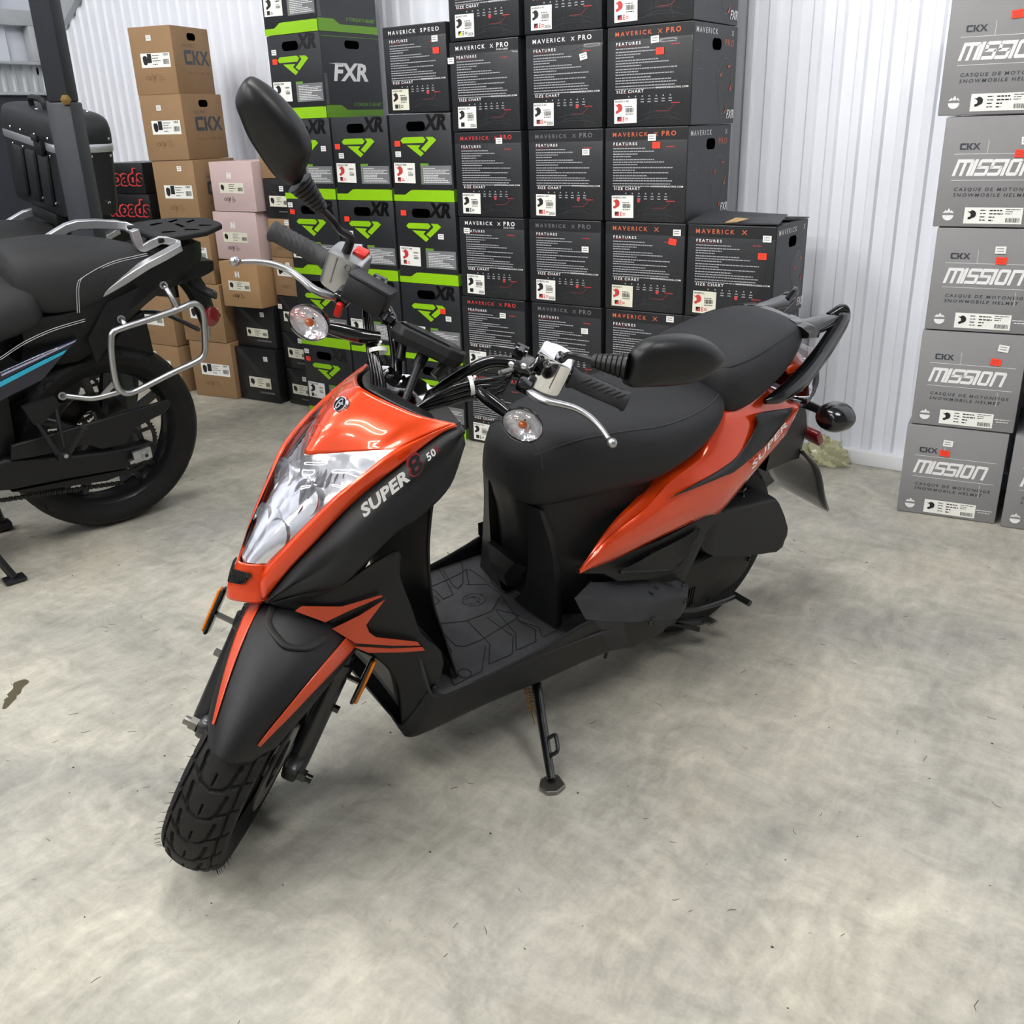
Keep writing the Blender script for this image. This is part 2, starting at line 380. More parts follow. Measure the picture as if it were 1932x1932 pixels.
# ---------------------------------------------------------------- camera and world
R = [[0.819518, 0.572252, -0.030291], [0.192157, -0.324217, -0.926261], [-0.539875, 0.753267, -0.375665]]
cam = bpy.data.cameras.new('camera'); co = bpy.data.objects.new('camera', cam); C.objects.link(co)
r, d, f = (Vector(v) for v in R)
co.matrix_world = Matrix(((r.x, -d.x, -f.x, 0), (r.y, -d.y, -f.y, 0), (r.z, -d.z, -f.z, 1.2), (0, 0, 0, 1)))
cam.sensor_width = 36.; cam.sensor_fit = 'HORIZONTAL'; cam.lens = 1800.2154/1932*36.; cam.clip_start = .05
sc = bpy.context.scene; sc.camera = co
w = bpy.data.worlds.new('world'); sc.world = w; w.use_nodes = True
w.node_tree.nodes['Background'].inputs['Color'].default_value = (.9, .94, 1., 1); w.node_tree.nodes['Background'].inputs['Strength'].default_value = .12
sc.view_settings.view_transform = 'Standard'; sc.view_settings.look = 'None'; sc.view_settings.gamma = 1.; sc.view_settings.use_curve_mapping = False
sc.view_settings.exposure = 1.4
sc.cycles.max_bounces = 6; sc.cycles.diffuse_bounces = 3; sc.cycles.glossy_bounces = 3; sc.cycles.adaptive_threshold = .02; sc.cycles.transparent_max_bounces = 12
# ---------------------------------------------------------------- cartons
def helmet_icon(g, u, v, h, n, full=False):
    """little motocross helmet silhouette, box u..u+.9h"""
    mx = [(-.02, .88), (.2, .84), (.42, 1.), (.68, .93), (.86, .72), (.87, .42), (.76, .24), (.54, .14), (.24, -.02), (.05, .04), (.08, .24), (.3, .32), (.34, .48), (.28, .66), (.1, .76)]
    oh = [(.2, .95), (.45, 1.), (.7, .92), (.84, .68), (.84, .4), (.72, .24), (.62, .2), (.55, -.05), (.5, .18), (.2, .3), (.1, .5), (.08, .78)]
    ff = [(.2, .95), (.45, 1.), (.7, .92), (.8, .68), (.78, .3), (.62, .05), (.38, 0), (.2, .12), (.12, .4), (.1, .75)]
    P = {False: mx, True: oh, 2: ff}[full]
    g.poly([(u+a*h, v+b*h) for a, b in P], n)
def bars(g, u, v, w, h, n, k=11, seed=1):
    r = random.Random(seed); x = u
    while x < u+w-.0006:
        t = w/k*r.choice((.25, .4, .6)); g.rect(x, v, min(x+t, u+w), v+h, n); x += t+w/k*r.choice((.3, .5))
def textline(g, u, v, w, h, n, seed):
    """a line of print too small to read: broken dashes"""
    r = random.Random(seed); x = u
    while x < u+w-.001:
        t = r.uniform(.004, .013); g.rect(x, v, min(x+t, u+w), v+h, n); x += t+.0018
def carton(name, w, h, d, m, side=None, lean=0.):
    """open-bottomed body with slightly soft edges; front faces -y"""
    g = G(); g.box((0, d/2, h/2), (w-.004, d, h-.002), bev=.0035)
    return g
def front(g, w, d, h): return g.frame((-w/2, 0, 0), (1, 0, 0), (0, 0, 1), (0, -1, 0))
def rside(g, w, d, h): return g.frame((w/2-.002, 0, 0), (0, 1, 0), (0, 0, 1), (1, 0, 0))
E1, E2, E3 = .0006, .0012, .0018
def sticker(par, name, m, u, v, w, h, d, bw=.028, bh=.020, rot=0., n=.0022):
    g = front(G(), w, d, h); g.rect(u-bw/2, v-bh/2, u+bw/2, v+bh/2, n, rot).mi(1)
    for k in (-.2, .15): g.rect(u-bw*.36, v+bh*k, u+bw*.3, v+bh*k+bh*.1, n+.0003, rot)
    return g.build(name, [m, 'ink_dim' if m != 'sticker_orange' else 'ink_red'], par, 0)
def price(par, w, h, d, white=None, orange=None):
    """white = (u, v from top, rotation) as fractions of the face"""
    if white: sticker(par, 'price_sticker', 'sticker_white', white[0]*w, h*(1-white[1]), w, h, d, rot=white[2] if len(white) > 2 else 0.)
    if orange: sticker(par, 'sale_sticker', 'sticker_orange', orange[0]*w, h*(1-orange[1]), w, h, d, rot=orange[2] if len(orange) > 2 else 0.)
def hand_hole(par, fr, u, v, bw=.07, bh=.026):
    g = fr; r = bh*.45; P = []
    for cx, cy, a0 in ((u+bw/2-r, v+bh/2-r, 0), (u-bw/2+r, v+bh/2-r, 90), (u-bw/2+r, v-bh/2+r, 180), (u+bw/2-r, v-bh/2+r, 270)):
        P += [(cx+r*math.cos(math.radians(a0+k*30)), cy+r*math.sin(math.radians(a0+k*30))) for k in range(4)]
    g.poly(P, E1); return g.build('hand_hole', 'hole', par, 0)
MESHES = {}
def once(key, par, fn):
    """first use builds the part, later uses share its mesh"""
    if key not in MESHES: o = fn(); MESHES[key] = (o.data, o.name.split('.')[0]); return o
    me, nm = MESHES[key]; o = bpy.data.objects.new(nm, me); C.objects.link(o); o.parent = par; return o

# --- black helmet cartons with printed feature lists
MW, MH, MD = .302, .2955, .34
def m_title(par, style):
    t, col = style.split('/')
    g = front(G(), MW, MD, MH); y = MH*.905
    g.rect(.004, MH*.865, MW-.004, MH*.985, E1*.5).mi(1)
    if t == 'SPEED': g.textw('MAVERICK', MW*.1, y, .0125, MW*.44, E1, bold=.018, space=1.5); g.textw('SPEED', MW*.61, y, .0125, MW*.29, E1, bold=.018, space=1.5)
    elif t == 'X': g.textw('MAVERICK', MW*.1, y, .0135, MW*.44, E1, bold=.018, space=1.5); g.text('X', MW*.62, y, .0135, E1, 1.3, bold=.015)
    else:
        g.textw('MAVERICK', MW*.1, y, .0125, MW*.43, E1, bold=.018, space=1.5); g.text('X', MW*.6, y, .012, E1, 1.2, bold=.012)
        g.mi(2 if t != 'XPRO' else 1); g.textw('PRO', MW*.69, y, .0145, MW*.17, E1, bold=.025, space=1.4)
        if t == 'DUAL': g.textw('DUAL LENS', MW*.69, y-.009, .005, MW*.16, E1, bold=.02, space=1.1)
    m = {'w': 'ink_white', 'g': 'ink_dim', 'r': 'ink_red', 'o': 'ink_orange'}[col]
    return g.build('title_lettering', ['title_band', m, 'ink_red' if col == 'r' else m], par, 0)
def m_features(par, kind):
    g = front(G(), MW, MD, MH); lx = MW*.11
    g.mi(1).text('FEATURES', lx, MH*.815, .0085, E1, 1.2, bold=.02, space=1.45); g.mi(2)
    g.rect(lx, MH*.806, lx+.062, MH*.8085, E1*.8); g.mi(0)
    ln = [.4, .5, .3, .22, .5, .62, .3, .72, .27, .68, .42, .66, .72, .7, .62]
    y = MH*.775
    for i, k in enumerate(ln):
        textline(g, lx, y, k*MW, .0032, E1, i*3+kind); y -= MH*(.0265 if i % 3 else .0315)
    g.mi(1).text('SIZE CHART', lx+.004, MH*.345, .0085, E1, 1.15, bold=.02, space=1.35); g.mi(2).rect(lx+.018, MH*.34, lx+.062, MH*.342, E1*.8)
    g.mi(1).text('WWW.FXRRACING.COM', MW*.96, MH*.375, .0052, E1, 1.2, bold=.02, space=1.15, align='R')
    g.mi(0)
    for c in range(7):
        x = lx+.043+c*.0245; g.rect(x+.004, MH*.300, x+.0085, MH*.314, E1)
        for r_ in range(2): g.rect(x+.0005, MH*(.272-.026*r_), x+.012, MH*(.272-.026*r_)+.0028, E1)
    for r_ in range(3): textline(g, lx+.006, MH*(.275-.027*r_), .024, .0026, E1, r_)
    g.mi(3)
    for c in range(8): g.rect(lx+.039+c*.0245, MH*.235, lx+.0394+c*.0245, MH*.325, E1*.6)
    for r_ in range(3): g.rect(lx+.004, MH*(.235+r_*.03), lx+.212, MH*(.235+r_*.03)+.0004, E1*.6)
    c = (kind*3+2) % 7; x = lx+.043+c*.0245+.006
    g.mi(2).poly([(x+.006*math.cos(a), MH*.232+.0065*math.sin(a)) for a in np.linspace(0, 2*PI, 12, endpoint=False)], E2)
    return g.build('feature_print', ['ink_grey', 'ink_white', 'ink_red', 'ink_dark'], par, 0)
def m_drawing(par, upper):
    g = front(G(), MW, MD, MH); W = .0011
    if upper:
        g.pline([(MW*.56, MH*.73), (MW*.75, MH*.72), (MW*.9, MH*.63), (MW*.88, MH*.56), (MW*.93, MH*.5), (MW*.95, MH*.42), (MW*.88, MH*.43), (MW*.87, MH*.55), (MW*.74, MH*.66), (MW*.56, MH*.7)], W*.9, E1*.7)
        g.pline([(MW*.4, MH*.74), (MW*.72, MH*.83), (MW*.98, MH*.835)], W*.7, E1*.7); g.mi(1); textline(g, MW*.75, MH*.79, .03, .0026, E1, 6)
        return g.build('helmet_drawing', ['ink_dark', 'ink_red'], par, 0)
    g.pline([(MW*.50, 0.012), (MW*.52, .035), (MW*.53, .06), (MW*.57, .078), (MW*.66, .08), (MW*.72, .072), (MW*.745, .05), (MW*.76, .03), (MW*.79, .008)], W, E1*.7)
    for r_, z in ((.075, .034), (.06, .024), (.09, .016)):
        g.pline([(MW*.645+r_*math.cos(a), z+.02*math.sin(a)-.01) for a in np.linspace(.5, PI-.5, 8)], W, E1*.7)
    g.pline([(MW*.57, .048), (MW*.58, .062), (MW*.64, .066), (MW*.71, .06), (MW*.72, .046), (MW*.64, .04)], W, E1*.7, True)
    g.pline([(MW*.97, MH*.33), (MW*.93, MH*.27), (MW*.95, MH*.2), (MW*.98, MH*.15)], W, E1*.7)
    g.mi(1).pline([(MW*.6, .046), (MW*.745, .046), (MW*.81, MH*.215)], .0008, E1); g.mi(1)
    textline(g, MW*.77, MH*.226, .03, .0026, E1, 5)
    return g.build('helmet_drawing', ['ink_dark', 'ink_red'], par, 0)
def m_label(par, kind):
    cream = 'c' in kind; u, v, w, h = (MW*.10, .012, .082, .072) if 'y' not in kind else (MW*.10, .012, .08, .07)
    g = front(G(), MW, MD, MH); g.rect(u, v, u+w, v+h, E3, .02 if 'o' in kind else -.012)
    o = g.build('product_label', 'label_cream' if cream else 'label_white', par, 0)
    g = front(G(), MW, MD, MH); n = E3+.0005
    t = {'s': 'MAVERICK SPEED', 'x': 'MAVERICK X'}.get(kind[0], 'MAVERICK X PRO')
    g.text(t, u+.004, v+h-.009, .0052, n, .85, bold=.025); g.mi(2 if 'R' in kind else 1 if 'S' not in kind else 1); helmet_icon(g, u+.004, v+.03, .03, n); g.mi(1)
    bars(g, u+.042, v+.032, .030, .014, n, 12, len(kind)); textline(g, u+.04, v+.049, .026, .0022, n, 3); textline(g, u+.042, v+.026, .028, .0024, n, 4)
    g.rect(u+.012, v+.006, u+.028, v+.02, n)
    if 'R' in kind or 'T' in kind: g.mi(2).poly([(u+.012, v+.006), (u+.028, v+.006), (u+.028, v+.02)], n+.0003)
    if 'Y' in kind: g.mi(4).poly([(u+.012, v+.006), (u+.028, v+.006), (u+.028, v+.02)], n+.0003)
    if 'E' in kind: g.mi(2 if 'T' in kind else 1).text('E', u+.031, v+.006, .0135, n, .8, bold=.02); g.rect(u+.041, v+.014, u+.052, v+.016, n); g.rect(u+.041, v+.009, u+.052, v+.011, n)
    if '6' in kind: g.mi(1).text('2026', u+w-.004, v+.004, .0095, n, .9, bold=.012, align='R')
    g.build('label_print', ['ink_dim', 'ink_black', 'ink_red', 'ink_dim', 'label_yellow'], o, 0)
    return o
def m_side(par, d, pro=True):
    g = rside(G(), MW, d, MH); g.rect(.003, .003, d-.003, MH-.003, E1*.5);  # lighter ground under the print imitates light falling on this side
    g.mi(1).text('MAVERICK', .02, MH*.895, .016, E1, 1.1, bold=.008, space=1.45); g.text('X', d*.85, MH*.895, .016, E1, 1.1)
    if pro: g.mi(2).text('PRO', d*.7, MH*.79, .02, E1, 1.1, bold=.015, space=1.35)
    g.mi(3); P = [(.62, .6), (.72, .68), (.82, .66), (.9, .55), (.92, .4), (.88, .25), (.8, .12), (.66, .1), (.6, .22), (.62, .34), (.52, .42), (.54, .52)]
    g.poly([(a*d, b*MH) for a, b in P], E1); g.mi(4).pline([(a*d, b*MH) for a, b in P], .0016, E2, True)
    g.mi(2)
    for q in ([(.6, .5), (.66, .53), (.64, .48)], [(.84, .34), (.9, .46), (.88, .38), (.9, .36)], [(.74, .12), (.8, .2), (.78, .12)], [(.78, .6), (.86, .6), (.8, .57)]): g.poly([(a*d, b*MH) for a, b in q], E3)
    g.mi(1).text('FXR', d*.80, MH*.06, .026, E3, .9, shear=.2, bold=.03)
    g.mi(4); g.rect(d*.22, MH*.1, d*.222, MH*.75, E1); g.rect(d*.05, MH*.72, d*.13, MH*.724, E1); g.rect(d*.1, MH*.55, d*.2, MH*.554, E1)
    return g.build('side_print', ['black_card_lit', 'ink_white', 'ink_orange', 'ghost_black', 'ink_dim'], par, 0)
def m_box(x, z, lab, style, label, white=None, orange=None, side=False, y=2.96, rz=0., d=MD, flaps=False):
    t = thing('helmet_box', lab, 'box', (x, y, z), rz=rz, group='black helmet boxes along the back wall')
    once(('mb', d), t, lambda: carton('m', MW, MH, d, 0).build('carton_body', 'black_card', t))
    once(('mt', style), t, lambda: m_title(t, style)); k = abs(hash_s(lab)) % 4
    once(('mf', k), t, lambda: m_features(t, k)); once('md', t, lambda: m_drawing(t, 0)); once('me', t, lambda: m_drawing(t, 1))
    if label not in MESHES: MESHES[label] = m_label(t, label)
    else:
        src = MESHES[label]; o = src.copy(); C.objects.link(o); o.parent = t
        for ch in src.children: c2 = ch.copy(); C.objects.link(c2); c2.parent = o
    price(t, MW, MH, d, white, orange)
    if side:
        once(('ms', d, side), t, lambda: m_side(t, d, side != 2)); once(('mh', d), t, lambda: hand_hole(t, rside(G(), MW, d, MH), d*.52, MH*.80, .07, .034))
    return t
def hash_s(s): return sum((i+3)*ord(c) for i, c in enumerate(s))
colx = {1: -2.1785, 2: -1.853, 3: -1.540, 4: -1.236}
row = lambda r: r*.2955
names = {1: 'first column right of lime boxes', 2: 'second column right of lime boxes', 3: 'third column right of lime boxes', 4: 'short stack with open flaps'}
M_ROWS = [
 (1, 5, 'XPRO/w', 'pYE6', None, None, 'topmost'), (1, 4, 'DUAL/w', 'p6', (.03, .2), None, 'second from top'), (1, 3, 'PRO/r', 'pE', (.68, .11), None, 'third from top'),
 (1, 2, 'DUAL/w', 'pS6', (.13, .17), None, 'fourth from top'), (1, 1, 'PRO/r', 'pE', (.66, .21), None, 'fifth from top'), (1, 0, 'PRO/r', 'pE', None, None, 'bottom'),
 (2, 5, 'XPRO/w', 'pTE6', None, None, 'topmost'), (2, 4, 'XPRO/w', 'pTE6', (.76, .26, .2), None, 'second from top'), (2, 3, 'XPRO/g', 'pTE6', (.78, .25), None, 'third from top'),
 (2, 2, 'XPRO/g', 'pTE6', (.79, .33), None, 'fourth from top'), (2, 1, 'XPRO/g', 'pTE6', (.77, .3), None, 'fifth from top'), (2, 0, 'XPRO/g', 'pE', None, None, 'bottom'),
 (3, 5, 'PRO/o', 'pTREo', None, None, 'topmost'), (3, 4, 'PRO/o', 'pTREo', (.57, .15, .06), (.63, .265), 'second from top'), (3, 3, 'PRO/o', 'pTREo', (.58, .11), (.635, .19), 'third from top'),
 (3, 2, 'X/o', 'xcTRE', (.9, .1), (.85, .2, -.15), 'fourth from top'), (3, 1, 'X/o', 'xcTRE', (.84, .06), None, 'fifth from top'), (3, 0, 'X/o', 'xcTRE', None, None, 'bottom'),
 (4, 2, 'X/o', 'xcTRE', (.9, .13), (.86, .31), 'topmost'), (4, 1, 'X/o', 'xcTRE', None, None, 'middle'), (4, 0, 'X/o', 'xcTRE', None, None, 'bottom')]
tw = {'w': 'white', 'r': 'red', 'g': 'grey', 'o': 'orange'}
for c, r, st, lb, wh, og, pos in M_ROWS:
    extra = ' with open flaps' if (c, r) == (4, 2) else ''
    jx = ((c*7+r*5) % 3-1)*.003
    t = m_box(colx[c]+jx, row(r), 'black helmet box, %s title, %s, %s' % (tw[st[-1]], pos, names[c]), st, lb, wh, og,
              side=(1 if c == 3 and r > 1 else 2 if c == 4 else False), rz=.0, d=.285 if c == 4 else MD)
    if (c, r) == (4, 2):
        g = G(); g.slab([(-MW/2, .0, MH+.002), (MW/2, .0, MH+.006), (MW/2-.02, .135, MH+.022), (-MW/2+.015, .135, MH+.03)], (0, -.2, 1), .004); g.build('front_flap', 'black_card_lit', t)
        g = G(); g.slab([(-MW/2, .285, MH+.002), (MW/2, .285, MH+.002), (MW/2-.02, .145, MH+.012), (-MW/2+.02, .145, MH+.018)], (0, .15, 1), .004); g.build('rear_flap', 'black_card_lit', t)
        g = G(); g.slab([(-.02, -.004, MH+.007), (.02, -.004, MH+.01), (.045, .03, MH+.017), (.0, .035, MH+.019)], (0, -.2, 1), .002); g.build('torn_tape', 'tape', t)
        g = G(); g.frame((-MW/2, .145, MH+.0145), (1, 0, 0), (0, 1, -.05), (0, 0, 1))
        for u, v in ((.12, .05), (.2, .09), (.17, .02), (.26, .1)): g.poly([(u, v), (u+.018, v+.004), (u+.022, v+.016), (u+.008, v+.01)], .006)
        g.build('flap_print', 'ink_orange', t, 0)
t = m_box(-2.492, 1.2525, 'black helmet box with wide title, leaning level beside the lime-striped top boxes', 'SPEED/w', 'scE', (.83, .18), (.84, .31))
t['label'] = 'black helmet box with white title and orange sticker, on top of right lime column'

# --- black cartons with lime logo and lime base stripe
GW, GH, GD = .304, .3125, .34
def g_logo(par):
    g = front(G(), GW, GD, GH)
    for P in ([(290, 350), (320, 320), (520, 318), (545, 345), (520, 378), (310, 378)], [(548, 320), (617, 322), (650, 352), (534, 466), (493, 436), (572, 357)], [(350, 395), (492, 400), (465, 430), (520, 480), (487, 512)]):
        g.poly([((a-180)/620*GW, (960-b)/865*GH) for a, b in P], E1)
    return g.build('logo', 'lime', par, 0)
def g_ghost(par):
    g = front(G(), GW, GD, GH); g.text('XR', GW*.58, GH*.82, .05, E1*.6, 1.05, shear=.25, bold=.05)
    return g.build('ghost_lettering', 'ghost_black', par, 0)
def g_stripe(par):
    g = front(G(), GW, GD, GH); g.poly([(.002, .0), (GW-.002, .0), (GW-.002, .041), (GW*.3, .041), (GW*.2, .024), (.002, .024)], E1)
    for i in range(22): 
        x = GW*.34+i*.0085; g.rect(x, .0405, x+.005, .0425, E1)
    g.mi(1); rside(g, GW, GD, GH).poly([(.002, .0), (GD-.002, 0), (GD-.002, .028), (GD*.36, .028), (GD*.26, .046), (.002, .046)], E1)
    return g.build('lime_stripe', ['lime', 'lime_side'], par, 0)
def g_panel(par):
    g = front(G(), GW, GD, GH); u, v, w, h = GW*.48, GH*.2, GW*.49, GH*.215
    g.rect(u, v, u+w, v+h, E1); g.mi(1).rect(u, v+h, u+w*.27, v+h+.008, E1)
    for i in range(9):
        y = v+h-.011-i*.0062; g.mi(1).rect(u+.005, y, u+.009, y+.0026, E2); g.mi(2)
        textline(g, u+.013, y, (.5, .95, .85, .96, .6, .58, .8, .9, .95)[i]*w-.016, .0026, E2, i)
    return g.build('feature_panel', ['panel_grey', 'lime_side', 'ink_white'], par, 0)
def g_label(par, red):
    u, v, w, h = GW*.045, GH*.215, .105, .073
    g = front(G(), GW, GD, GH); g.rect(u, v, u+w, v+h, E3, -.02); o = g.build('product_label', 'label_white', par, 0)
    g = front(G(), GW, GD, GH); n = E3+.0005; g.text('TORQUE X TEAM', u+.006, v+h-.010, .006, n, .85, bold=.02)
    g.mi(1); helmet_icon(g, u+.012, v+.026, .036, n); g.mi(0); bars(g, u+.068, v+.048, .026, .006, n, 9, 2); bars(g, u+.07, v+.026, .024, .009, n, 9, 4); textline(g, u+.07, v+.038, .02, .002, n, 3)
    g.rect(u+.016, v+.006, u+.032, v+.021, n)
    if red: g.mi(2).poly([(u+.016, v+.006), (u+.032, v+.006), (u+.032, v+.021)], n+.0003)
    g.mi(2 if red else 0).rect(u+.036, v+.008, u+.05, v+.0105, n); g.rect(u+.036, v+.014, u+.047, v+.016, n)
    g.build('label_print', ['ink_black', 'ink_red' if red == 2 else 'ink_black', 'ink_red'], o, 0)
    g = front(G(), GW, GD, GH); g.poly([(u+w+.002+.005*math.cos(a), v+h-.003+.005*math.sin(a)) for a in np.linspace(0, 2*PI, 12, endpoint=False)], E3+.0004); g.build('round_sticker', 'label_blue', par, 0)
    return o
def g_side(par):
    g = rside(G(), GW, GD, GH); g.rect(.002, .002, GD-.002, GH-.002, E1*.4); g.mi(1).rect(.01, GH*.945, GD-.01, GH*.95, E1)  # ground in the lit card tone, light painted into the side
    g.mi(2).text('FXR', GD*.16, GH*.44, .062, E1, 1.25, shear=.22, bold=.035); g.poly([(GD*.1, GH*.635), (GD*.32, GH*.62), (GD*.32, GH*.64)], E1)
    g.mi(3).text('X TORQUE X HELMET', GD*.97, GH*.135, .012, E1, 1.0, bold=.02, align='R')
    g.mi(4)
    for i in range(40): g.rect(.006, .05+i*.0028, .022, .0515+i*.0028, E1)
    return g.build('side_print', ['black_card_lit', 'lime_side', 'ink_white', 'lime_side', 'ink_dim'], par, 0)
def g_box(x, z, lab, red, white, orange, side=False, y=2.961):
    t = thing('helmet_box', lab, 'box', (x, y, z), group='lime striped helmet boxes')
    once('gb', t, lambda: carton('g', GW, GH, GD, 0).build('carton_body', 'black_card', t))
    if not side or True: once('gs', t, lambda: g_stripe(t))
    for k, f in (('gl', g_logo), ('gg', g_ghost), ('gp', g_panel)): once(k, t, lambda f=f: f(t))
    once('gh', t, lambda: hand_hole(t, front(G(), GW, GD, GH), GW*.44, GH*.86, .092, .034))
    k = 'glb%d' % red
    if k not in MESHES: MESHES[k] = g_label(t, red)
    else:
        src = MESHES[k]; o = src.copy(); C.objects.link(o); o.parent = t
        for ch in src.children: c2 = ch.copy(); C.objects.link(c2); c2.parent = o
    price(t, GW, GH, GD, white, orange)
    if side: once('gsd', t, lambda: g_side(t)); once('ghs', t, lambda: hand_hole(t, rside(G(), GW, GD, GH), GD*.52, GH*.86, .085, .03))
    return t
gx = {'a': -3.109, 'b': -2.800, 'c': -2.490}
gn = {'a': 'left lime column', 'b': 'middle lime column', 'c': 'right lime column'}
pos4 = ['bottom', 'third from top', 'second from top', 'upper']
for c, r, red, wh, og in (('a', 0, 0, (.09, .1), (.11, .21)), ('a', 1, 0, None, None), ('a', 2, 0, (.09, .08), (.12, .17)), ('a', 3, 0, (.85, .37), None),
                          ('b', 0, 0, None, None), ('b', 1, 1, None, None), ('b', 2, 2, (.2, .42), (.15, .24)), ('b', 3, 2, (.155, .46), (.1, .35)),
                          ('c', 0, 0, (.88, .35), (.87, .46)), ('c', 1, 0, (.8, .42), (.71, .33)), ('c', 2, 2, (.75, .41), (.15, .14)), ('c', 3, 2, (.13, .45), (.13, .33))):
    st = ' with orange sticker' if og else (' with white sticker' if wh else '')
    g_box(gx[c]+((r*3) % 3-1)*.001, r*GH, 'black lime-logo helmet box%s, %s in the %s' % (st, pos4[r] if r else 'bottom', gn[c]), red, wh, og)
g_box(-3.118, 4*GH, 'black lime-logo helmet box showing its side lettered in white, above the left lime column', 0, (.13, .2), (.13, .31), side=True)
g_box(-3.122, 5*GH, 'black lime-logo helmet box cut off by the picture top, above the left lime column', 0, None, None, side=True)

# --- kraft, pink and small black cartons
def small_label(par, w, h, d, u, v, lw, lh, m, icon, ckx=True):
    g = front(G(), w, d, h); g.rect(u, v, u+lw, v+lh, E2, -.01); o = g.build('product_label', m, par, 0)
    g = front(G(), w, d, h); n = E2+.0005; helmet_icon(g, u+.006, v+lh*.18, lh*.66, n, icon)
    if ckx: g.rect(u+lw*.23, v+lh*.33, u+lw*.37, v+lh*.97, n)
    for i, k in enumerate((.8, .62, .44, .2)): textline(g, u+lw*.4, v+lh*k, lw*(.25, .2, .28, .16)[i], lh*.05, n, i)
    if ckx: g.text('CKX', u+lw*.78, v+lh*.8, lh*.14, n, 1.1, bold=.04)
    bars(g, u+lw*.76, v+lh*.2, lw*.2, lh*.36, n, 8, 3); g.build('label_print', 'ink_black', o, 0)
def ckx_mark(g, u, v, h, n):
    """angular three letter mark"""
    k = h
    g.poly([(u, v+.12*k), (u+.12*k, v), (u+1.*k, v), (u+1.*k, v+.28*k), (u+.34*k, v+.28*k), (u+.34*k, v+.0*k), (u+.3*k, v)], n) if False else None
    g.poly([(u, v+.14*k), (u+.14*k, v), (u+.95*k, v), (u+.95*k, v+.24*k), (u+.28*k, v+.24*k), (u+.28*k, v+.76*k), (u+.95*k, v+.76*k), (u+.95*k, v+k), (u+.14*k, v+k), (u, v+.86*k)], n)
    g.poly([(u+1.02*k, v), (u+1.28*k, v), (u+1.28*k, v+k), (u+1.02*k, v+k)], n); g.poly([(u+1.28*k, v+.45*k), (u+1.62*k, v+k), (u+1.95*k, v+k), (u+1.6*k, v+.5*k), (u+1.95*k, v), (u+1.62*k, v)], n)
    g.poly([(u+1.9*k, v), (u+2.2*k, v), (u+2.48*k, v+.36*k), (u+2.76*k, v), (u+3.08*k, v), (u+2.64*k, v+.52*k), (u+3.02*k, v+k), (u+2.72*k, v+k), (u+2.48*k, v+.68*k), (u+2.24*k, v+k), (u+1.92*k, v+k), (u+2.32*k, v+.52*k)], n)
def small_mark(g, u, v, h, n):
    g.text('CKX', u, v, h*.8, n, 1.05, bold=.02); g.line(u+h*1.9, v-h*.6, u+h*2.9, v+h*1.0, h*.16, n); g.line(u+h*1.55, v+h*1.3, u+h*2.7, v+h*.1, h*.12, n)
    for i in range(5): textline(g, u+h*3.3, v+h*(1.-i*.33), h*(1., .9, 1.3, 1.7, 1.2)[i], h*.1, n, i)
def ckx_box(x, y, z, w, h, d, lab, m, rz=0., icon=2, mk=True, white=None, big=False, lm='label_white', lab_at=(.22, .40, .68, .21), mark='small', band=False, grp='small helmet boxes by the left wall stack'):
    t = thing('helmet_box', lab, 'box', (x, y, z), rz=rz, group=grp)
    g = G(); g.box((0, d/2, h/2), (w-.003, d, h-.0015), bev=.003); g.build('carton_body', m, t)
    lu, lv, lw, lh = lab_at; small_label(t, w, h, d, lu*w, lv*h, lw*w, lh*h, lm, icon, mk)
    dark = m.startswith('black')
    g = front(G(), w, d, h)
    if mark == 'small': small_mark(g, w*.27, h*.22, h*.075, E1); g.rect(w*.78, h*.19, w*.88, h*.3, E1*.8)
    elif mark == 'line': textline(g, w*.52, h*.16, w*.36, h*.035, E1, 4)
    if mark == 'small': g.v = g.v[:-4]; g.f = g.f[:-1]; g.m = g.m[:-1]
    if g.f: g.build('printed_mark', 'ink_brown' if m == 'kraft' else ('ink_dim' if dark else 'ink_black'), t, 0)
    if dark:
        g = front(G(), w, d, h); g.poly([(0.004, h*.98), (w*.16, h*.98), (w*.62, h*.55), (w*.95, h*.45), (w*.95, h*.4), (w*.5, h*.5)], E1*.6); g.build('tonal_graphic', 'black_card', t, 0)
    if white: sticker(t, 'price_sticker', 'sticker_white', white[0]*w, h*(1-white[1]), w, h, d, .026, .022, white[2] if len(white) > 2 else 0.)
    if big:
        g = rside(G(), w, d, h); ckx_mark(g, d*.27, h*.44, h*.215, E1); g.text('HELMET', d*.26, h*.70, h*.05, E1, 1.1, space=1.2); g.build('side_lettering', 'ink_slate', t, 0)
        g = rside(G(), w, d, h); g.text('WITH YOU FOR', d*.28, h*.30, h*.035, E1, 1., space=1.25); g.text('THE RIDE', d*.66, h*.30, h*.035, E1, 1., bold=.03, space=1.25); g.build('side_slogan', 'ink_brown', t, 0)
        hand_hole(t, rside(G(), w, d, h), d*.52, h*.855, .062, .03)
    return t
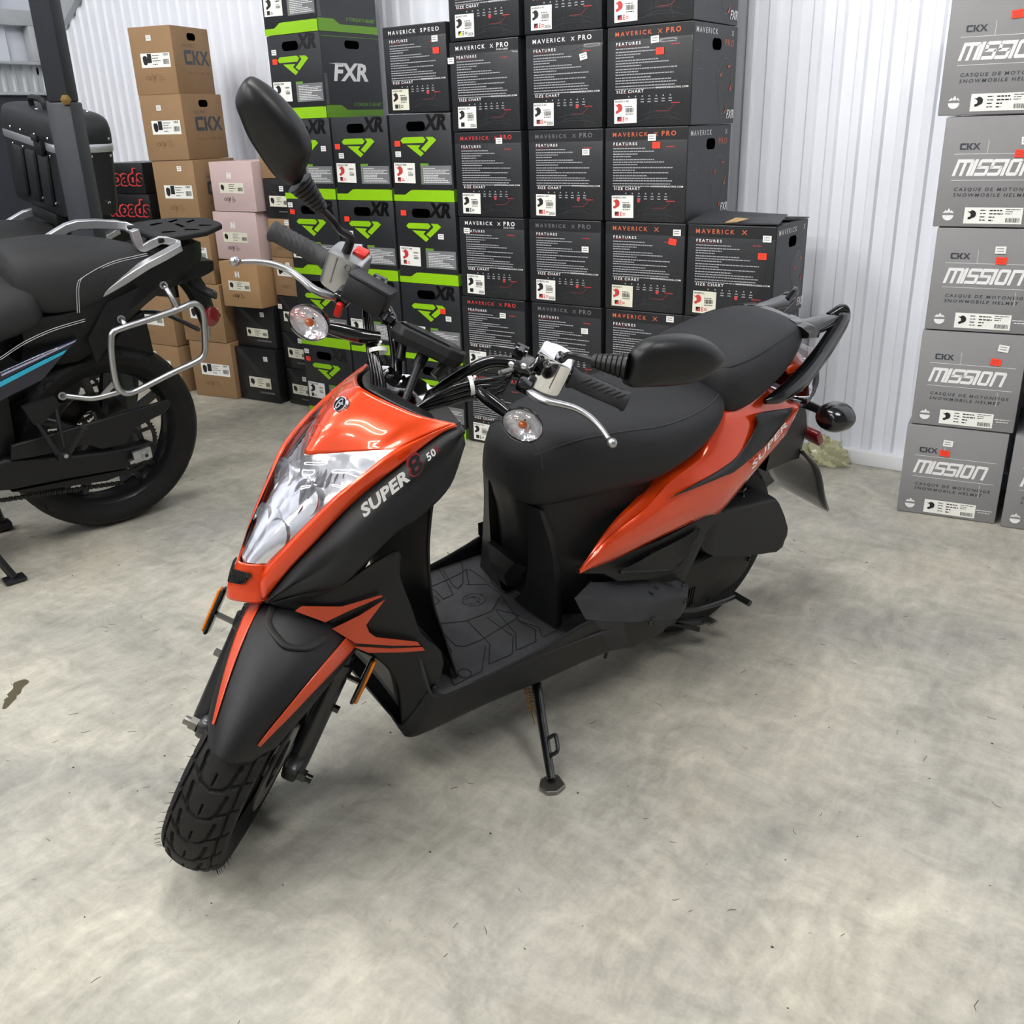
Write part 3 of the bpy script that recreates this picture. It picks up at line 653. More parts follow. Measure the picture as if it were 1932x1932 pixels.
# tall kraft column, lettered side showing
kh = .2745
pk = ['bottom', 'fifth from top', 'fourth from top', 'third from top', 'second from top', 'topmost']
for r, (x, y, wh, rz, w) in enumerate(((-3.845, 2.90, None, .16, .262), (-3.86, 2.895, (.62, .22), .15, .262), (-3.885, 2.90, None, .15, .262), (-3.905, 2.89, (.66, .13), .15, .25), (-3.915, 2.885, (.45, .2), .2, .24), (-3.945, 2.905, (.47, .17), .28, .225))):
    ckx_box(x, y, r*kh, w, kh, .272, 'brown cardboard helmet box%s, %s of the tall brown stack' % (' with big dark lettering' if r > 3 else '', pk[r]), 'kraft', rz, 2, True, wh, r > 2, grp='brown helmet boxes by the corner')
for r, wh in ((0, (.44, .2)), (1, None)):
    ckx_box(-4.215, 2.86, r*.235, .325, .234, .3, 'brown cardboard helmet box behind the big rear tyre, %s of the short stack' % ('bottom' if r == 0 else 'upper'), 'kraft', .05, 2, True, wh, lab_at=(.1, .42, .68, .26), grp='brown helmet boxes by the corner')
ckx_box(-4.215, 2.90, .47, .32, .335, .3, 'black carton half hidden behind the motorcycle tail, on the short brown stack', 'black_card_plain', .05, mark='none', icon=True, mk=False, lm='label_cream', lab_at=(.4, .1, .4, .14), grp='cartons with red lettering')
for r, z in enumerate((.806, .948)):
    t = thing('accessory_box', ('lower' if r == 0 else 'upper')+' black carton with red outlined letters behind the top case', 'box', (-4.335-.015*r, 2.91, z), rz=.08, group='cartons with red lettering')
    w, h, d = .34, .1405, .3; g = G(); g.box((0, d/2, h/2), (w, d, h-.001), bev=.003); g.build('carton_body', 'black_card_plain', t)
    g = front(G(), w, d, h); g.text('Roads', w*.97, h*.3, h*.5, E1, 1.15, bold=.075, align='R', shear=.15); g.build('letter_outline', 'ink_red', t, 0)
    g = front(G(), w, d, h); g.text('Roads', w*.97, h*.3, h*.5, E1*2.2, 1.15, bold=.028, align='R', shear=.15); g.build('letter_fill', 'black_card_plain', t, 0)
# pink / tan / black column
for z, h, x, y, w, rz, m, lm, nm, mk, wh in ((0, .258, -3.588, 2.955, .262, .08, 'black_card_plain', 'label_cream', 'black helmet box with cream label, on the floor below the pink boxes', 'line', (.75, .18)),
        (.258, .199, -3.585, 2.975, .26, .05, 'black_card_plain', 'label_cream', 'black helmet box with cream label, squeezed under the overhanging tan box', 'line', (.72, .2)),
        (.457, .206, -3.578, 2.915, .240, .08, 'kraft_light', 'label_cream', 'light tan helmet box jutting out below the two pink boxes', 'small', None),
        (.664, .212, -3.607, 2.955, .278, .06, 'pink_card', 'label_cream', 'lower of the two pale pink helmet boxes', 'small', None),
        (.877, .212, -3.590, 2.955, .278, .03, 'pink_card', 'label_cream', 'upper of the two pale pink helmet boxes', 'small', None)):
    t = ckx_box(x, y, z, w, h, .27, nm, m, rz, True, False, wh, lm=lm, lab_at=(.2, .37, .56, .21) if mk == 'small' else (.28, .26, .53, .2), mark=mk, grp='boxes of the pink column')
    if m in ('pink_card', 'kraft_light'):
        g = front(G(), w, .27, h); u, v = w*.4, h*.66
        for a, b, c, e in ((0, 0, .011, .026), (.017, 0, .028, .026), (.011, .009, .017, .016)): g.rect(u+a, v+b, u+c, v+e, E1)
        g.build('white_emblem', 'ink_white', t, 0)
# narrow column next to it
for r, (m, h, nm, wh) in enumerate((('black_card_plain', .175, 'narrow black helmet box on the floor right of the pink column', (.72, .25)), ('black_card_plain', .17, 'narrow black helmet box second from the floor, right of the pink column', (.72, .2)), ('black_card_plain', .166, 'narrow black helmet box behind the clear turn signal', (.1, .3)),
        ('kraft', .17, 'narrow brown helmet box behind the brake lever', (.6, .18)), ('kraft', .168, 'narrow brown helmet box behind the right handlebar grip', (.75, .1)), ('black_card_plain', .167, 'narrow black helmet box right of the pink boxes, below the mirror', (.7, .25)),
        ('kraft', .17, 'narrow brown helmet box behind the lower edge of the mirror', None), ('kraft', .165, 'narrow brown helmet box at the top of its column, mostly behind the mirror', None))):
    z = sum((.175, .17, .166, .17, .168, .167, .17, .165)[:r])
    ckx_box(-3.352-.001*r, 3.0, z, .168, h, .27, nm, m, 0., True if m != 'kraft' else 2, m == 'kraft', wh, lm='label_cream' if m != 'kraft' else 'label_white', lab_at=(.2, .3, .7, .27) if m != 'kraft' else (.16, .52, .6, .26), mark='line' if m != 'kraft' else 'small', grp='boxes of the narrow column')

# --- grey helmet cartons at the right
CW, CH, CD = .2914, .295, .34
def grey_box(x, y, z, rz, lab, white, orange):
    t = thing('helmet_box', lab, 'box', (x, y, z), rz=rz, group='grey helmet boxes')
    w, h, d = CW, CH, CD
    once('cb', t, lambda: carton('c', w, h, d, 0).build('carton_body', 'grey_card', t))
    def mission():
        g = front(G(), w, d, h); u, v, k = w*.12, h*.47, h*.15; sh = .3
        X = {'M': 1.12, 'I': .3, 'S': .82, 'O': .86, 'N': .86}; x_ = 0; T = .2
        def P(pts): g.poly([(u+(x_+a+sh*b)*k*.905, v+b*k) for a, b in pts], E1)
        for ch in 'MISSION':
            W = X[ch]
            if ch == 'M':
                P([(0, 0), (T, 0), (T, 1), (0, 1)]); P([(T, .8), (W-.12, .8), (W-.12, 1), (T, 1)]); P([(W/2-.1, 0), (W/2+.1, 0), (W/2+.1, .8), (W/2-.1, .8)]); P([(W-T-.02, 0), (W-.02, 0), (W-.02, .88), (W-.12, 1), (W-T-.02, .8)])
            elif ch == 'I': P([(0, 0), (T+.02, 0), (T+.02, 1), (0, 1)])
            elif ch == 'S':
                P([(.08, .8), (W, .8), (W, 1), (.1, 1), (0, .9)]); P([(0, .4), (T, .55), (T, .8), (0, .9)]); P([(0, .42), (W-.1, .42), (W-.1, .6), (.05, .6)]); P([(W-T-.05, .2), (W-.05, .2), (W-.05, .5), (W-.12, .6), (W-T-.05, .42)]); P([(-.02, 0), (W-.15, 0), (W-.05, .1), (W-.05, .2), (-.02, .2)])
            elif ch == 'O':
                P([(0, .1), (T, .2), (T, .8), (0, .9)]); P([(0, .1), (.1, 0), (W-.2, 0), (W-.1, .1), (W-.1, .2), (T, .2)]); P([(W-.1-T, .2), (W-.1, .1), (W-.1, .9), (W-.1-T, .8)]); P([(0, .9), (T, .8), (W-.1, .8), (W-.1, .9), (W-.2, 1), (.1, 1)])
            else:
                P([(0, 0), (T, 0), (T, 1), (0, 1)]); P([(T, .8), (W-.12, .8), (W-.12, 1), (T, 1)]); P([(W-T-.02, 0), (W-.02, 0), (W-.02, .88), (W-.12, 1), (W-T-.02, .8)])
            x_ += W
        return g.build('white_lettering', 'ink_white', t, 0)
    once('cm', t, mission)
    once('cq', t, lambda: (lambda g: (ckx_mark(g, w*.16, h*.705, h*.058, E1), g.build('brand_mark', 'ink_slate', t, 0))[1])(front(G(), w, d, h)))
    def dark():
        g = front(G(), w, d, h)
        g.text('CASQUE DE MOTONEIGE', w*.155, h*.335, h*.03, E1, 1.15, bold=.02, shear=.15, space=1.38); g.text('SNOWMOBILE HELMET', w*.155, h*.283, h*.03, E1, 1.15, bold=.02, shear=.15, space=1.38)
        return g.build('dark_lettering', 'ink_slate', t, 0)
    once('cd', t, dark)
    def lines():
        g = front(G(), w, d, h); g.rect(w*.12, h*.665, w*.92, h*.669, E1); g.rect(w*.12, h*.43, w*.92, h*.434, E1); g.rect(w*.405, h*.67, w*.408, h*.79, E1); g.rect(w*.79, h*.27, w*.793, h*.41, E1)
        cx, cy, r_ = w*.135, h*.125, h*.05; g.poly([(cx+r_*math.cos(a), cy-.004+r_*math.sin(a)) for a in np.linspace(PI, 2*PI, 12)], E1)
        for q in ([(-1, .25), (-.5, .85), (-.1, .25)], [(-.5, .3), (.05, 1.15), (.55, .3)], [(.2, .3), (.55, .8), (1, .25)]): g.poly([(cx+a*r_, cy+b*r_-.002) for a, b in q], E1)
        textline(g, w*.80, h*.13, w*.15, h*.008, E1, 2); textline(g, w*.82, h*.105, w*.11, h*.008, E1, 3)
        return g.build('white_rules', 'ink_white', t, 0)
    once('cl', t, lines)
    g_ = 'clab'
    if g_ not in MESHES:
        g = front(G(), w, d, h); g.rect(w*.28, h*.035, w*.79, h*.185, E2); o = g.build('product_label', 'label_white', t, 0)
        g = front(G(), w, d, h); n = E2+.0005; helmet_icon(g, w*.31, h*.075, h*.085, n); 
        for i in range(4): textline(g, w*.42, h*(.155-.03*i), w*.05, h*.008, n, i); textline(g, w*.5, h*(.152-.03*i), w*(.11, .12, .05, .04)[i], h*.011, n, i+9)
        for i in range(3): textline(g, w*.64, h*(.165-.02*i), w*(.13, .07, .06)[i], h*.006, n, i)
        bars(g, w*.65, h*.05, w*.12, h*.04, n, 12, 6); g.build('label_print', 'ink_black', o, 0); MESHES[g_] = o
    else:
        src = MESHES[g_]; o = src.copy(); C.objects.link(o); o.parent = t
        for ch in src.children: c2 = ch.copy(); C.objects.link(c2); c2.parent = o
    price(t, w, h, d, white, orange)
    return t
a = math.radians(6.55); cx, cy = -.654+CW/2*math.cos(a), 3.0565+CW/2*math.sin(a)
for r, (ox, wh, og, p) in enumerate(((0, (.43, .17, -.05), (.41, .28, -.1), 'bottom'), (.008, (.78, .14, -.12), (.73, .28, -.1), 'second from the floor'), (.012, (.6, .2, .02), (.62, .3, -.03), 'third from the floor'), (-.003, (.73, .22, .1), (.69, .335, -.06), 'fourth from the floor'), (-.027, None, (.57, .17, .06), 'fifth from the floor'))):
    grey_box(cx+ox, cy, r*.2965, a+(.015, 0, .02, .02, .05)[r], 'grey helmet box with white lettering, %s in the left grey stack' % p, wh, og)
for r in range(2):
    grey_box(-.2063+.02*r, 3.097, r*.2965, a, 'grey helmet box at the right picture edge, %s of the second grey stack' % ('bottom' if r == 0 else 'upper'), (.5, .15), (.5, .27))
# ---------------------------------------------------------------- motor scooter (x forward, y left, z up in its own leaning frame)
SC = thing('motor_scooter', 'orange and black motor scooter leaning on its side stand on the concrete floor', 'scooter', [-0.9329, 2.0171, 0.0], [[-0.30902, 0.93661, 0.16515], [-0.95106, -0.30432, -0.05366], [0.0, -0.17365, 0.98481]])
STA, STR = np.array([1.128, 0.032, 0.243]), np.array([[0.76459, -0.63333, -0.11958], [0.63333, 0.70385, 0.32171], [-0.11958, -0.32171, 0.93926]])
def steer(g): 
    """turn a steering part about the raked head axis"""
    return g.xf(STR, STA-STR@STA)
WTA, WTR = np.array([1.1227, 0.0125, 0.2165]), np.array([[0.77687, -0.61937, -0.11334], [0.61937, 0.7193, 0.31462], [-0.11334, -0.31462, 0.94243]])
def wsteer(g): return g.xf(WTR, WTA)
def ST(p): return STA+STR@(np.array(p)-STA)
n3 = lambda *p: np.array(p, float)
ml = lambda p: np.array([p[0], -p[1], p[2]])
mid = lambda a, b, t=.5: np.array(a)*(1-t)+np.array(b)*t

# --- front fairing
SEAM = [(1.131,0.050,0.505), (1.090,0.070,0.567), (1.047,0.090,0.622), (1.010,0.107,0.670), (0.967,0.117,0.707), (0.922,0.128,0.740), (0.860,0.137,0.780), (0.827,0.145,0.794)]
LENS = [(1.117,0.035,0.563), (1.083,0.060,0.614), (1.040,0.083,0.669), (1.013,0.097,0.701), (0.971,0.108,0.733), (0.923,0.113,0.762)]
TOPE = [(0.921,0.000,0.824), (0.909,0.035,0.818), (0.891,0.070,0.811), (0.871,0.100,0.804), (0.848,0.122,0.800), (0.830,0.141,0.798)]
cen = [n3(*(0.921,0.000,0.824)), n3(*(0.952,0.000,0.797)), n3(*(0.997,0.000,0.758)), n3(*(1.024,0.000,0.727))]
low = [n3(*(1.024,0.000,0.727)), n3(*(1.009,0.022,0.733)), n3(*(0.984,0.050,0.742)), n3(*(0.958,0.080,0.752)), n3(*(0.939,0.098,0.757)), n3(*(0.922,0.115,0.762))]
tops = [n3(*p) for p in TOPE]
rows = []
for k, t in enumerate((0, .33, .66, 1)):
    r = [mid(tops[i], low[i], t) for i in range(6)]
    b = math.sin(PI*t)*.012
    r = [p+n3(.72, 0, .69)*b*(1-abs(i-1)/6) for i, p in enumerate(r)]
    rows.append(r)
full = [[ml(p) for p in r[:0:-1]]+r for r in rows]
g = G(); g.patch(full, 5, 6)
# bezel strip, left and right
inn = [n3(*(0.830,0.141,0.798)), n3(*(0.873,0.128,0.782)), n3(*LENS[5]), n3(*LENS[4]), n3(*LENS[3]), n3(*LENS[2]), n3(*LENS[1]), n3(*LENS[0])]
out = [n3(*p) for p in SEAM[::-1]]
def strip(a, b, bulge, dirv=(.75, .2, .35)):
    return [a, [mid(p, q, .35)+n3(*dirv)*bulge*w for p, q, w in zip(a, b, (.3, .7, 1, 1, 1, 1, 1, 1))], [mid(p, q, .72)+n3(*dirv)*bulge*.8*w for p, q, w in zip(a, b, (.3, .7, 1, 1, 1, 1, 1, 1))], b]
bz = G(); bz.patch(strip(inn, out, .010), 5, 4); bz.mirror()
# chin below the lens
L0, L1 = n3(*LENS[0]), n3(*SEAM[0])
chin = []
for t, bul in ((0, .006), (.28, .012), (.62, .022), (1, .016)):
    c = mid(n3(1.146, 0, .561), n3(1.165, 0, .496), t); e = mid(L0, L1+n3(.004, 0, -.004), t); e2 = mid(L0, n3(*SEAM[0]), t)+n3(.0, .012*(1-t), .0)
    c = c+n3(bul*.5, 0, 0); m_ = mid(c, e, .5)+n3(.006, 0, 0)
    chin.append([ml(e), ml(m_), c, m_, e])
ch = G(); ch.patch(chin, 4, 5)
for q in (bz, ch):
    k = len(g.v); g.v += q.v; g.f += [tuple(k+i for i in f) for f in q.f]; g.m += q.m
FAIR = g.build('front_fairing', 'orange_paint', SC, 50, thick=.004, offs=-1)
# lower lip that closes the nose underneath
g = G(); g.patch([[ml(L1), n3(1.167, 0, .495), L1], [ml(L1)+n3(-.05, 0, .012), n3(1.09, 0, .498), L1+n3(-.05, 0, .012)]], 6, 3); g.build('fairing_underside', 'orange_paint', SC, 40, thick=.003)
# dark vent in the chin
def chin_pt(t, q):
    c = mid(n3(1.146, 0, .561), n3(1.165, 0, .496), t)+n3(float(np.interp(t, [0, .28, .62, 1], [.003, .006, .011, .008])), 0, 0); e = mid(L0, n3(*SEAM[0]), t)+n3(0, .010*(1-t), 0)
    m_ = mid(c, e, .5)+n3(.006, 0, 0); k = abs(q); p = (mid(c, m_, k*2) if k < .5 else mid(m_, e, k*2-1)); return p if q >= 0 else ml(p)
vt = [[chin_pt(t, q)+n3(.0026, 0, .0005) for q in np.linspace(-w_, w_, 9)] for t, w_ in ((.20, .60), (.30, .64), (.42, .56), (.54, .36))]
vent = G().patch(vt, 2, 3).build('air_vent', 'mesh_black', FAIR, 0, thick=.002)
g = G()
for a_ in np.linspace(-.56, .56, 15):
    for sl in (-.16, .16): g.tube([chin_pt(t, max(-.58, min(.58, (a_+sl*.6*k)*(1-.12*k))))+n3(.0042, 0, .0005) for k, t in enumerate((.22, .32, .42, .52))], .0009, 5, 1)
g.build('vent_mesh', 'black_gloss', FAIR, 0)
# round badge and blanking plug on the hood
def on_hood(c, nrm, name, par, R_, m, h=.004, prof=None):
    g = G(); g.lathe(c, nrm, prof or [(.0001, h), (R_*.8, h), (R_, h*.5), (R_, 0)], 28); return g.build(name, m, par, 40)
hn = n3(.74, 0.08, .67); bc = n3(*(0.949,0.000,0.793))+hn*.0108
em = on_hood(bc, hn, 'emblem', FAIR, .0135, 'black_gloss', .004, [(.0001, .003), (.0105, .003), (.0115, .004), (.0138, .004), (.0145, -.002)])
g = G(); g.lathe(bc, hn, [(.0118, .0042), (.0138, .0044), (.0147, .0)], 28)
ux = n3(0, 1, 0); uz = np.cross(hn, ux); uz /= np.linalg.norm(uz)
g.frame(bc, ux, uz*np.sign(uz[2]), hn); 
g.pline([(.009*math.cos(a)*.55-.001, .009*math.sin(a)) for a in np.linspace(.9, 5.2, 14)], .0026, .0047); g.poly([(-.004, .002), (.009, .0035), (.0095, .0015), (-.003, -.001)], .0047); g.poly([(0, -.0075), (.003, -.0075), (.0055, .006), (.0025, .006)], .0047)
g.build('emblem_relief', 'chrome', em, 30)
g = G(); pc = n3(*(0.995,0.000,0.755))+hn*.0135; pc = pc+n3(0, .0, 0)
g.lathe(pc, hn, [(.0115, .0), (.0122, .0007), (.0129, .0)], 26); g.build('blanking_plug', 'orange_paint', FAIR, 0)

# --- headlight
lens_c = [n3(1.030, 0, .731), n3(1.062, 0, .694), n3(1.092, 0, .648), n3(1.122, 0, .604), n3(1.146, 0, .561)]
le = [n3(*(0.920,0.113,0.761)), n3(*LENS[4]), n3(*LENS[3]), n3(*LENS[2]), n3(*LENS[1]), n3(*LENS[0])]
def lens_rows(off=0., shrink=1., top=None):
    e = catmull(le, 6); lo = catmull(low[::-1], 6)   # outer edge tip->bottom ; upper edge tip->centre
    c = catmull(lens_c, 8)
    rows = []; K = 12; up = catmull([low[5], low[3], low[1], low[0]], 4)
    bnd = [low[0]]+[mid(low[0], n3(*LENS[0]), 0)]
    for i in range(K+1):
        t = i/K; cp = c[int(round(t*(len(c)-1)))]
        # outer side: follow the edge; the first quarter runs along the upper edge towards the wing tip
        ep = e[int(round(t**.8*(len(e)-1)))]
        r = [mid(cp, ep, s)+n3(.010, 0, .006)*math.sin(PI*s)*.8 for s in np.linspace(0, 1, 7)]
        # the top rows must stay below the hood edge: pull them onto it
        if t < .001: r = catmull(low, 2)[:len(catmull(low, 2))]; r = [r[int(round(s*(len(r)-1)))] for s in np.linspace(0, 1, 7)]
        r = [p+n3(.75, 0, .66)*off*(1 if off > -.01 else min(1, 5*t)*(1-.75*t)) for p in r]; rows.append([ml(p)*n3(1, shrink, 1) for p in r[:0:-1]]+[p*n3(1, shrink, 1) for p in r])
    return rows
HL = G().grid(lens_rows(-.03, 1.0)).build('headlight', 'reflector_chrome', SC, 60)
HL['label'] = 'clear headlight with chrome reflector'
G().grid(lens_rows(-.0015, .992)).build('lens', 'clear_lens', HL, 60)
g = G()
for c, ax, r_ in ((n3(1.016, .040, .663), n3(.9, .12, .3), .031), (n3(1.060, .026, .603), n3(.92, .1, .25), .026)):
    g.lathe(c, ax, [(.006, -.004), (r_*.5, .004), (r_*.8, .016), (r_, .032)], 28)
g.mirror()
g.build('reflector_bowl', 'reflector_smooth', HL, 60)
g = G()
for c in (n3(1.020, .040, .664), n3(1.064, .026, .604)): g.tube([c, c+n3(.014, 0, .004)], .006, 10, 1); g.ball(c+n3(.016, 0, .004), .0065, 10, 8)
g.mirror()
g.build('bulb', 'reflector_smooth', HL, 60)
g = G()
for s in (-1, 1):
    for i in range(9):
        t = i/9; a = mid(n3(1.03, s*.03, .706), n3(.925, s*.092, .757), t); g.slab([a, a+n3(.022, s*.008, -.02), a+n3(.026, s*.008, -.046), a+n3(.002, 0, -.028)], (0, 1, .2), .0015)
g.slab([n3(1.02, -.002, .70), n3(1.075, -.002, .64), n3(1.105, -.002, .575), n3(1.06, -.002, .60), n3(1.02, -.002, .66)], (0, 1, 0), .003)
for s in (-1, 1): g.slab([n3(1.01, s*.036, .70), n3(1.058, s*.046, .655), n3(1.083, s*.036, .60), n3(1.05, s*.04, .61), n3(1.01, s*.046, .66)], (0, 1, .1), .0025)
g.build('reflector_fins', 'reflector_smooth', HL, 30)

# --- black side panels with lettering
lo_e = [(1.128,0.050,0.501), (1.081,0.095,0.530), (1.036,0.135,0.553), (0.994,0.160,0.607), (0.951,0.172,0.650), (0.911,0.176,0.669), (0.854,0.170,0.705), (0.822,0.158,0.766)]
m1 = [(1.116,0.068,0.525), (1.059,0.110,0.576), (1.028,0.138,0.624), (0.990,0.152,0.664), (0.953,0.158,0.694), (0.906,0.160,0.722), (0.857,0.157,0.751), (0.820,0.152,0.783)]
se = [n3(*p)+n3(-.004, .001, -.003) for p in SEAM]
se[-1] = n3(*(0.824,0.147,0.790))
for s, nm in ((1, 'side_panel'), (-1, 'side_panel')):
    g = G(); g.patch([[p+n3(-.012, -.014, .003) for p in se], se, [mid(a, b, .5)+n3(.004, .006, .002) for a, b in zip(se, m1)], m1, [mid(a, b, .5)+n3(.001, .005, .0) for a, b in zip(m1, lo_e)], lo_e, [n3(*p)+n3(-.015, -.05, -.03) for p in lo_e]], 5, 4)
    if s < 0: g = g.flip()
    p = g.build(nm, 'black_plastic', SC, 32, thick=.003)
    if s > 0: SP = p
s_i = [n3(*p)+n3(-.022, -.018, -.012) for p in SEAM]; l_i = [n3(*p)+n3(-.02, -.03, .0) for p in lo_e]; c_i = [n3(p[0]-.02, 0, p[2]+.01) for p in s_i]
l_j = [p+n3(-.012, -.035, (-.05, -.075, -.09, -.06, -.02, -.01, -.01, -.01)[i]) for i, p in enumerate(l_i)]
G().patch([[ml(p) for p in l_j], [ml(p) for p in l_i], [ml(p) for p in s_i], c_i, s_i, l_i, l_j], 4, 4).build('inner_cowl', 'mesh_black', SC, 40)
# lettering: run along the panel between two points
def lettering(par, a, b, up, txt, h, name, m, bold=.03, wide=1.1, shear=.2, off=.006, space=1.05):
    a, b, up = n3(*a), n3(*b), n3(*up); U = b-a; L = np.linalg.norm(U); U /= L; W = up-a; W -= U*(W@U); hh = np.linalg.norm(W) if h is None else h; W /= np.linalg.norm(W); N = np.cross(U, W)
    if N[1] < 0: N = -N
    vs, fs, wd = text_geo(txt, bold, space); g = G(); g.frame(a, U, W, N); g.text(txt, 0, 0, hh, off, L/(wd*hh/.7) if wide is None else wide, shear, bold, space); return g.build(name, m, par, 0)
lettering(SP, (1.007,0.158,0.686), (0.927,0.161,0.733), (1.000,0.155,0.708), 'SUPER', .0195, 'lettering', 'decal_white', .04, None, .3, .0075)
lettering(SP, (0.924,0.161,0.733), (0.900,0.161,0.747), (0.918,0.157,0.765), '8', .034, 'lettering', 'decal_red', .05, None, .2, .006)
lettering(SP, (0.922,0.161,0.734), (0.901,0.161,0.747), (0.917,0.157,0.763), '8', .030, 'lettering', 'decal_black', .02, None, .2, .0068)
lettering(SP, (0.894,0.160,0.755), (0.878,0.159,0.764), (0.892,0.158,0.763), '50', .0115, 'lettering', 'decal_white', .03, None, .2, .0065)
lettering(SP, (0.877,0.159,0.765), (0.871,0.159,0.770), (0.875,0.158,0.774), 'X', .0115, 'lettering', 'decal_red', .03, None, .2, .0065)
# top collar behind the fairing horns
g = G(); col = [n3(*p)+n3(-.012, 0, -.006) for p in TOPE]
c2 = [p+n3(-.045+.010*max(0, i-2), -.006*i, -.012-.004*i) for i, p in enumerate(col)]; c3 = [n3(.86, 0, .79), n3(.84, .035, .785), n3(.815, .06, .775), n3(.795, .08, .765), n3(.79, .095, .752), n3(.80, .105, .745)]
full = [[ml(p) for p in r[:0:-1]]+r for r in (col, c2, c3)]
g.patch(full, 5, 4); g.build('cowl_collar', 'black_satin', SC, 40, thick=.003)

# --- leg shield below the side panels, decals, inner shield
fr_ = [(1.129,0.052,0.502), (1.117,0.066,0.501), (1.075,0.095,0.483), (1.036,0.113,0.446), (1.003,0.124,0.403), (0.961,0.128,0.365), (0.933,0.130,0.320), (0.919,0.133,0.271), (0.914,0.137,0.195)]
rr_ = [(1.080,0.094,0.530), (1.026,0.122,0.541), (0.976,0.128,0.568), (0.922,0.128,0.578), (0.920,0.130,0.529), (0.900,0.142,0.456), (0.887,0.152,0.406), (0.847,0.168,0.337), (0.890,0.155,0.173)]
for s in (1, -1):
    g = G(); g.patch([fr_, [mid(a, b, .33)+n3(0, .004, 0) for a, b in zip(fr_, rr_)], [mid(a, b, .66)+n3(0, .004, 0) for a, b in zip(fr_, rr_)], rr_], 4, 5)
    if s < 0: g = g.flip()
    p = g.build('leg_shield', 'black_plastic', SC, 30, thick=.003)
    if s > 0: LS = p
def decal(par, pts, m, name, t=.0016):
    c = np.mean([n3(*p) for p in pts], axis=0); g = G()
    a = [n3(*p) for p in pts]; N = np.zeros(3)
    for i in range(len(a)): N += np.cross(a[i]-c, a[(i+1) % len(a)]-c)
    N /= np.linalg.norm(N); N = N if N[1] > 0 else -N
    g.prism([p+N*.001 for p in a], [p+N*(.001+t) for p in a]); return g.build(name, m, par, 20)
decal(LS, [(1.098,0.098,0.503), (1.087,0.099,0.509), (1.026,0.122,0.500), (0.961,0.137,0.509), (0.958,0.137,0.505), (1.018,0.126,0.490), (1.055,0.118,0.477)], 'orange_decal', 'decal')
decal(LS, [(1.043,0.119,0.459), (0.999,0.130,0.476), (0.954,0.139,0.499), (0.977,0.139,0.475), (0.991,0.140,0.461), (0.986,0.142,0.444), (0.973,0.143,0.429), (0.898,0.157,0.398), (0.893,0.158,0.389), (0.944,0.148,0.403), (1.007,0.133,0.424)], 'orange_decal', 'decal')
decal(LS, [(1.010,0.132,0.417), (0.948,0.148,0.398), (0.888,0.158,0.383), (0.884,0.159,0.375), (0.924,0.152,0.383), (0.986,0.139,0.399)], 'orange_decal', 'decal')
# inner leg shield (faces the rider) and tunnel over the front wheel
inn_rows = []
for X, Z, yy in ((.845, .755, .11), (.86, .70, .125), (.875, .62, .135), (.872, .54, .13), (.855, .44, .125), (.83, .35, .135), (.815, .275, .155)):
    inn_rows.append([n3(X-.01, -yy, Z), n3(X-.028, -yy*.55, Z), n3(X-.034, 0, Z), n3(X-.028, yy*.55, Z), n3(X-.01, yy, Z)])
G().patch(inn_rows, 5, 5).build('inner_shield', 'black_plastic', SC, 40, thick=.004)
wl = []
for a in np.linspace(2, 100, 7):
    r_ = .325; x = 1.235+r_*math.cos(math.radians(180-a-0)); z = .215+r_*math.sin(math.radians(a+0))*.95
    x = min(x, 1.07); yw = float(np.interp(a, [0, 45, 70, 100], [.125, .118, .09, .05])); wl.append([n3(x, -yw, z), n3(x, -yw/2, z+.01), n3(x, 0, z+.014), n3(x, yw/2, z+.01), n3(x, yw, z)])
G().patch(wl, 4, 4).build('wheel_arch', 'black_satin', SC, 40, thick=.003)

# --- floorboard
zt = .266
dk = [(.86, .172), (.80, .176), (.70, .180), (.60, .182), (.52, .184), (.45, .19)]
rows = []
for X, Y in dk: rows.append([n3(X, -Y, zt), n3(X, -Y*.66, zt+.003), n3(X, -Y*.3, zt+.006), n3(X, 0, zt+.007), n3(X, Y*.3, zt+.006), n3(X, Y*.66, zt+.003), n3(X, Y, zt)])
rows.insert(0, [p+n3(.02, 0, .03) for p in rows[0]]); rows.insert(0, [p*n3(1, .88, 1)+n3(.01, 0, .07) for p in rows[0]])
rows.append([p+n3(-.1, 0, .01) for p in rows[-1]])
FB_ = G().patch(rows, 4, 4).build('floorboard', 'deck_rubber', SC, 30, thick=.004)
g = G()
def grv(pts, w=.0022, closed=False):
    P = [n3(*p) for p in pts]; 
    if closed: P.append(P[0])
    for a, b in zip(P[:-1], P[1:]):
        d = b-a; L = np.linalg.norm(d)
        if L < 1e-5: continue
        d /= L; q = n3(-d[1], d[0], 0)*w/2; e = d*w*.3
        f = lambda p: n3(p[0], p[1], zt+.0030+float(np.interp(abs(p[1]), [0, .053, .116, .178], [.007, .006, .003, 0])))
        g.face([f(a-q-e), f(b-q+e), f(b+q+e), f(a+q-e)])
